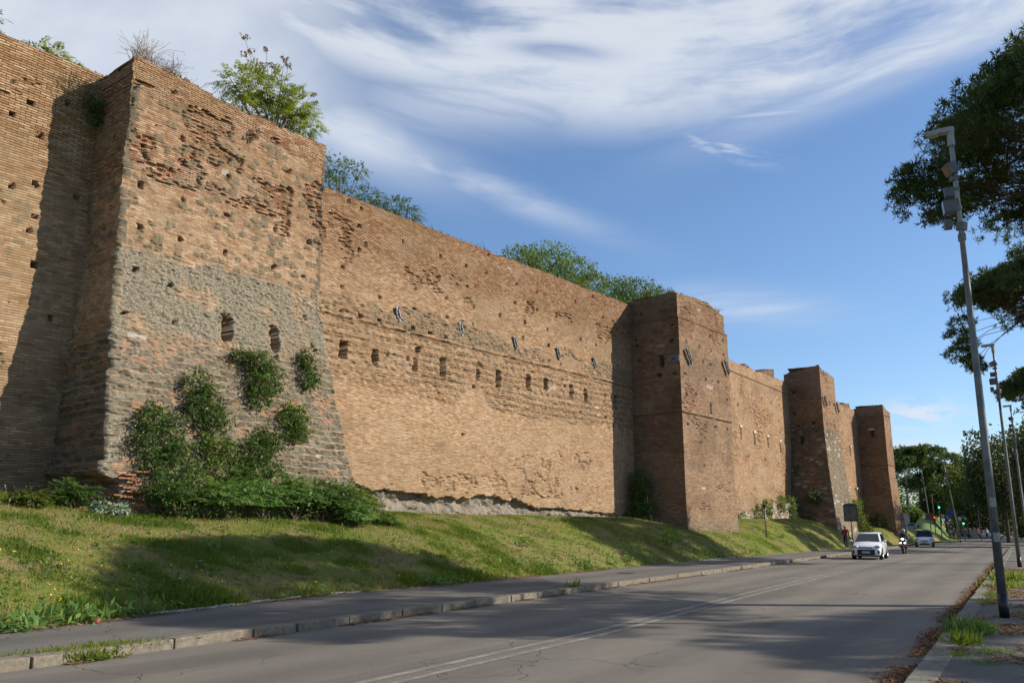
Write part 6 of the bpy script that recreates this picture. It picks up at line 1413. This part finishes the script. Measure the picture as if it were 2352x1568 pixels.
# ------------------------------------------------------------------ vehicles
M_CARW = paint('white_car_paint', (.90, .92, .94), .28, 0, .03, 2, .6); M_CARS = paint('silver_car_paint', (.36, .34, .30), .35, .4, .05, 2, .5)
M_TYRE = paint('tyre', (.015, .015, .016), .85); M_RIM = paint('rim', (.30, .31, .32), .35, .6); M_PLAST = paint('dark_plastic', (.014, .014, .016), .5); M_GLS = paint('car_glass', (.020, .028, .034), .12, 0, .1, 2, .1, .35)
M_HL = paint('headlight_glass', (.33, .34, .36), .15, .2, .2, 20, .8); M_TAIL = paint('tail_light', (.38, .012, .010), .25)
M_NP = paint('number_plate', (.55, .56, .58), .5)
def car(loc, yaw, label, paintm, L=3.6, Wd=1.6, H=1.48, wb=2.38, hood=.95, nose=.62, roof0=.15, roof1=-1.35, ws=.95, grille='wide', group=None, dark_roof=False, wr=.29):
    """small car; local +x forward"""
    o = empty('parked_car' if False else 'car', loc, label, 'car', group); o.rotation_euler = (0, 0, yaw); hw = Wd / 2; f = L / 2
    def P(b, nm, mat, par=None, **k):
        q = b.build(nm, mat, None, **k); q.parent = par or o; return q
    st = [(f, .66, .30, .52), (f - .03, .80, .24, nose), (f - .10, .90, .20, nose + .07), (f - .25, .965, .19, nose + .15), (f - .5, .99, .19, nose + .21), (ws + .02, 1.0, .18, hood), (ws - .2, 1.0, .18, hood + .015), (0, 1.0, .18, hood + .03), (-f + .55, 1.0, .19, hood + .06), (-f + .2, .975, .21, hood + .06), (-f + .06, .92, .26, hood + .02), (-f, .80, .34, hood - .10)]
    v = []; ring = 12
    for x, w, zb, zt in st:
        w *= hw; hgt = zt - zb
        half = [(0, zb), (w * .80, zb), (w * .95, zb + hgt * .10), (w, zb + hgt * .38), (w * .985, zb + hgt * .72), (w * .93, zb + hgt * .93), (w * .80, zt), (0, zt + .025)]
        pts = [(y, z) for y, z in half] + [(-y, z) for y, z in half[-2:0:-1]]
        v += [(x, y, z) for y, z in pts]; ring = len(pts)
    fc = [tuple(range(ring))[::-1], tuple(range(len(v) - ring, len(v)))]
    for i in range(len(st) - 1):
        for k in range(ring): fc.append((i * ring + k, i * ring + (k + 1) % ring, (i + 1) * ring + (k + 1) % ring, (i + 1) * ring + k))
    body = P(MB().raw(v, fc), 'body', paintm, smooth=True, bevel=.02)
    # cabin
    xb0, xb1 = ws, -f + .14; bz = hood - .02; tz = H; wb_, wt = hw * .93, hw * .74
    def frus(x0, x1, y0, z0, X0, X1, Y0, z1): return [(x0, y0, z0), (x0, -y0, z0), (x1, -y0, z0), (x1, y0, z0), (X0, Y0, z1), (X0, -Y0, z1), (X1, -Y0, z1), (X1, Y0, z1)]
    cab = MB().raw(frus(xb0, xb1, wb_, bz, roof0, roof1, wt, tz - .05), [(0, 1, 2, 3), (4, 7, 6, 5), (0, 4, 5, 1), (1, 5, 6, 2), (2, 6, 7, 3), (3, 7, 4, 0)])
    P(cab, 'cabin', M_PLAST if dark_roof else paintm, bevel=.05, smooth=True)
    rf = MB().raw(frus(roof0 + .02, roof1 - .05, wt + .005, tz - .055, roof0 - .15, roof1 + .12, wt * .86, tz), [(0, 1, 2, 3), (4, 7, 6, 5), (0, 4, 5, 1), (1, 5, 6, 2), (2, 6, 7, 3), (3, 7, 4, 0)])
    P(rf, 'roof', M_PLAST if dark_roof else paintm, bevel=.03, smooth=True)
    def quad(nm, c4, off, mat=M_GLS, sh=.88):
        c4 = [Vector(q) for q in c4]; m = sum(c4, Vector()) / 4; n = (c4[1] - c4[0]).cross(c4[3] - c4[0]).normalized()
        if n.dot(m - Vector((roof0 / 2 + roof1 / 2, 0, bz))) < 0: n = -n
        vv = [m + (q - m) * sh + n * off for q in c4]; vv += [q - n * (off + .02) for q in vv]
        P(MB().raw(vv, [(0, 1, 2, 3), (7, 6, 5, 4), (0, 4, 5, 1), (1, 5, 6, 2), (2, 6, 7, 3), (3, 7, 4, 0)]), nm, mat)
    e = .012; tz2 = tz - .05
    quad('windscreen', [(xb0, wb_, bz), (xb0, -wb_, bz), (roof0, -wt, tz2), (roof0, wt, tz2)], e)
    quad('rear_window', [(xb1, wb_, bz + .05), (xb1, -wb_, bz + .05), (roof1, -wt, tz2), (roof1, wt, tz2)], e, sh=.80)
    mid = (roof0 + roof1) / 2 + .05; mb_ = mid
    for s in (1, -1):
        quad('front_window', [(xb0 - .12, s * wb_, bz + .03), (mb_, s * wb_, bz + .03), (mid, s * wt, tz2), (roof0 - .05, s * wt, tz2)], e, sh=.88)
        quad('rear_side_window', [(mb_ - .02, s * wb_, bz + .03), (xb1 + .35, s * wb_, bz + .06), (roof1 + .18, s * wt, tz2), (mid - .02, s * wt, tz2)], e, sh=.85)
        m_ = MB(); m_.ball((ws - .18, s * (hw + .10), hood + .06), (.06, .11, .075), 10, 8); m_.box((ws - .16, s * (hw + .0), hood + .02), (.05, .14, .03)); P(m_, 'wing_mirror', paintm, smooth=True)
        P(MB().ball((f - .20, s * hw * .74, nose + .07), (.16, .17, .095), 12, 8), 'headlight', M_HL, smooth=True)
        P(MB().box((f - .06, s * hw * .80, .42), (.10, .14, .17), rz=-s * .35), 'fog_light_recess', M_PLAST, bevel=.03)
        P(MB().box((-f + .05, s * hw * .80, hood - .16), (.10, .17, .22), rz=s * .3), 'tail_light', M_TAIL, bevel=.03)
        for x in (wb / 2, -wb / 2):
            P(MB().disc((x, s * (hw - .075), wr + .02), (0, 1, 0), wr + .045, .165, 24), 'wheel_arch', M_PLAST)
            w = MB().disc((x, s * (hw - .085), wr), (0, 1, 0), wr, .19, 24).build('wheel', M_TYRE, None, bevel=.02); w.parent = o
            r_ = MB(); r_.disc((x, s * (hw + .008), wr), (0, 1, 0), wr * .66, .03, 20)
            for a in range(7): an = a * 2 * math.pi / 7; r_.tube([(x, s * (hw + .026), wr), (x + math.cos(an) * wr * .6, s * (hw + .02), wr + math.sin(an) * wr * .6)], .018, 4)
            rr_ = r_.build('rim', M_RIM, None); rr_.parent = w
        hnd = MB().box((mid + .15, s * (hw * .985 + .01), hood - .10), (.16, .03, .03)); P(hnd, 'door_handle', paintm)
        P(MB().box((mid, s * (hw * .998), .58), (.012, .012, .52)), 'door_gap', M_PLAST)
    if grille == 'wide':
        P(MB().box((f - .012, 0, .40), (.08, Wd * .58, .30)), 'lower_grille', M_PLAST, bevel=.035); P(MB().box((f - .045, 0, nose + .03), (.10, Wd * .44, .065)), 'upper_grille', M_PLAST, bevel=.02)
    else:
        P(MB().box((f - .02, 0, .30), (.08, Wd * .50, .10)), 'lower_grille', M_PLAST, bevel=.02); P(MB().box((f - .035, 0, nose - .06), (.10, Wd * .40, .07)), 'upper_grille', M_PLAST, bevel=.02)
    P(MB().box((f + .032, 0, .40 if grille == 'wide' else .42), (.02, .42, .11)), 'number_plate', M_NP); P(MB().box((-f - .01, 0, .62), (.02, .42, .11)), 'number_plate', M_NP)
    P(MB().box((f - .08, 0, .185), (.20, Wd * .86, .05)), 'bumper_lip', M_PLAST, bevel=.015)
    return o
HD = math.pi + math.atan(.15)
car((52.9, 15.45, 0), HD + .02, 'white small hatchback with wide black grille driving towards the viewer', M_CARW)
car((89.2, 21.0, 0), math.pi + .21, 'tiny white two-seater with a dark roof, behind the scooter rider', M_CARW, L=2.70, Wd=1.56, H=1.54, wb=1.85, hood=.92, nose=.62, roof0=.25, roof1=-1.0, ws=.80, grille='thin', dark_roof=True)
car((160.2, 39.9, float(side_z(160.2)) + .02), .42, 'beige silver car driving away up the side road', M_CARS, L=4.0, Wd=1.7, H=1.5, wb=2.5)
car((163.5, 28.3, .0), math.pi + .9, 'white car half hidden by the near lamp post at the crossing', M_CARW, L=4.1, Wd=1.72, H=1.45, wb=2.55)
def scooter(loc, yaw, label, lights=True, front=True):
    o = empty('motor_scooter', loc, label, 'scooter', 'motor scooters with riders'); o.rotation_euler = (0, 0, yaw); dk = paint('scooter_black', (.014, .014, .017), .3, 0, .1, 4, .5)
    def P(b, nm, mat, par=None, **k): q = b.build(nm, mat, None, **k); q.parent = par or o; return q
    for x in (.72, -.62): w = P(MB().disc((x, 0, .26), (0, 1, 0), .26, .13, 22), 'wheel', M_TYRE, bevel=.03); P(MB().disc((x, 0, .26), (0, 1, 0), .15, .15, 16), 'rim', M_RIM, w)
    P(MB().tube([(.70, 0, .30), (.52, 0, .80), (.44, 0, 1.02)], [.05, .045, .04], 8), 'fork', M_PLAST)
    P(MB().raw([(.62, .22, .42), (.62, -.22, .42), (.50, -.28, .95), (.50, .28, .95), (.74, .10, .45), (.74, -.10, .45), (.66, -.13, .98), (.66, .13, .98)], [(0, 1, 2, 3), (4, 7, 6, 5), (0, 4, 5, 1), (1, 5, 6, 2), (2, 6, 7, 3), (3, 7, 4, 0)]), 'front_shield', dk, bevel=.04, smooth=True)
    P(MB().box((.10, 0, .30), (.75, .34, .12)), 'footboard', dk, bevel=.03)
    P(MB().raw([(-.05, .16, .38), (-.05, -.16, .38), (-.95, -.14, .52), (-.95, .14, .52), (-.02, .17, .74), (-.02, -.17, .74), (-1.0, -.12, .84), (-1.0, .12, .84)], [(0, 1, 2, 3), (4, 7, 6, 5), (0, 4, 5, 1), (1, 5, 6, 2), (2, 6, 7, 3), (3, 7, 4, 0)]), 'tail_body', dk, bevel=.05, smooth=True)
    P(MB().box((-.42, 0, .83), (.85, .28, .09)), 'seat', M_PLAST, bevel=.035)
    P(MB().box((-.98, 0, 1.02), (.36, .38, .30)), 'top_box', dk, bevel=.06)
    hb_ = MB().tube([(.40, .36, 1.04), (.46, .12, 1.04), (.46, -.12, 1.04), (.40, -.36, 1.04)], .018, 6); P(hb_, 'handlebar', M_PLAST)
    for s in (1, -1): m_ = MB(); m_.tube([(.44, s * .28, 1.05), (.48, s * .38, 1.24)], .008, 5); m_.ball((.47, s * .42, 1.27), (.02, .07, .045), 8, 6); P(m_, 'mirror', M_PLAST)
    P(MB().raw([(.66, .17, .98), (.66, -.17, .98), (.50, -.16, 1.36), (.50, .16, 1.36), (.65, .17, .98), (.65, -.17, .98), (.49, -.16, 1.36), (.49, .16, 1.36)], [(0, 1, 2, 3), (7, 6, 5, 4), (0, 4, 5, 1), (1, 5, 6, 2), (2, 6, 7, 3), (3, 7, 4, 0)]), 'windshield', M_GLS)
    L = emis('lit_headlamp', (1, .80, .55), 4.0)
    if front:
        P(MB().ball((.70, 0, 1.00), (.05, .10, .065), 12, 8), 'headlight', L)
        for s in (1, -1): P(MB().ball((.73, s * .13, .74), (.04, .065, .05), 10, 8), 'headlight', L)
        P(MB().box((.77, 0, .60), (.02, .3, .05)), 'chrome_bar', M_RIM)
    P(MB().box((-1.02, 0, .74), (.04, .22, .09)), 'tail_light', emis('lit_tail', (1, .04, .02), 2.5) if not front else M_TAIL)
    return o
scooter((64.4, 16.5, 0), HD, 'black motor scooter with three lit lamps following the white hatchback')
r1 = person((64.7, 16.55, -.02), HD, 'person in grey jacket and pale helmet riding the scooter towards the viewer', (.20, .21, .25), (.03, .03, .04), (.30, .31, .33), 'ride', 1.75, (.03, .03, .03))
q = MB().ball((.18, 0, 1.56), (.15, .135, .15), 14, 10).build('helmet', paint('helmet_grey', (.36, .37, .40), .3, 0, .05, 4, .5), None, smooth=True); q.parent = r1
q = MB().ball((.235, 0, 1.555), (.105, .11, .055), 12, 8).build('visor', M_GLASS_D, None, smooth=True); q.parent = r1
scooter((156.5, 37.4, float(side_z(156.5))), .42, 'dark motor scooter with a red tail lamp riding away up the side road', front=False)
r2 = person((156.4, 37.35, float(side_z(156.5)) - .02), .42, 'person in black riding the far scooter away', (.02, .02, .025), (.02, .02, .03), (.02, .02, .02), 'ride', 1.75, (.02, .02, .02))
q = MB().ball((.18, 0, 1.56), (.15, .135, .15), 12, 8).build('helmet', M_BLACK, None, smooth=True); q.parent = r2
person((206, 50.6, float(side_z(206)) + .05), 2.8, 'person in dark clothes on the side road beside the lawn slope', (.02, .02, .025), (.02, .02, .03), (.03, .02, .02), 'walk', 1.75, sub=0)
crowd = [((.44, .43, .42), 'person in a white top at the left end of the crowd'), ((.30, .29, .27), 'person in a beige top, second from the left end of the crowd'), ((.40, .06, .03), 'person in an orange-red top left of the slim lamp post'), ((.03, .04, .09), 'person in navy right behind the slim lamp post'), ((.12, .13, .14), 'person in dark grey just right of the slim lamp post'),
         ((.04, .04, .05), 'person in black in front of the green signal'), ((.16, .18, .22), 'person in a blue-grey top near the green signal'), ((.05, .06, .10), 'person in dark blue in the middle of the crowd'), ((.10, .08, .07), 'person in brown left of the utility cabinet'), ((.03, .03, .04), 'person in black just left of the utility cabinet'),
         ((.34, .03, .04), 'person in a dark red top right of the utility cabinet'), ((.05, .06, .08), 'person in dark clothes between the red top and the white car'), ((.48, .50, .54), 'person in a pale blue-white shirt behind the white car')]
for i, (c, lb) in enumerate(crowd):
    d = 163 + 2.2 * math.sin(i * 2.4); az = R([11.85, 11.7, 11.5, 11.38, 11.22, 11.08, 10.95, 10.84, 10.75, 10.66, 10.42, 10.32, 9.98][i])
    person((d * math.cos(az), d * math.sin(az), 0), 3.0 + math.sin(i * 7.0), lb, c, (.03, .03, .05) if i % 3 else (.06, .05, .045), (.03, .02, .015), 'stand', 1.62 + .02 * (i * 5 % 9), sub=0, group='people waiting at the crossing')
# metal guard rail in front of the crowd
gr = empty('guard_rail', (152, 29, 0), 'low metal rail in front of the waiting crowd', 'rail'); b = MB(); a0 = Vector((158, 34.2, 0)); a1 = Vector((159.5, 26.0, 0))
b.tube([a0 + Vector((0, 0, 1.0)), a1 + Vector((0, 0, 1.0))], .03, 6); b.tube([a0 + Vector((0, 0, .55)), a1 + Vector((0, 0, .55))], .025, 6); b.build('rail', M_POLE, gr)
for i in range(6): MB().tube([a0.lerp(a1, i / 5), a0.lerp(a1, i / 5) + Vector((0, 0, 1.0))], .035, 6).build('post', M_POLE, gr)
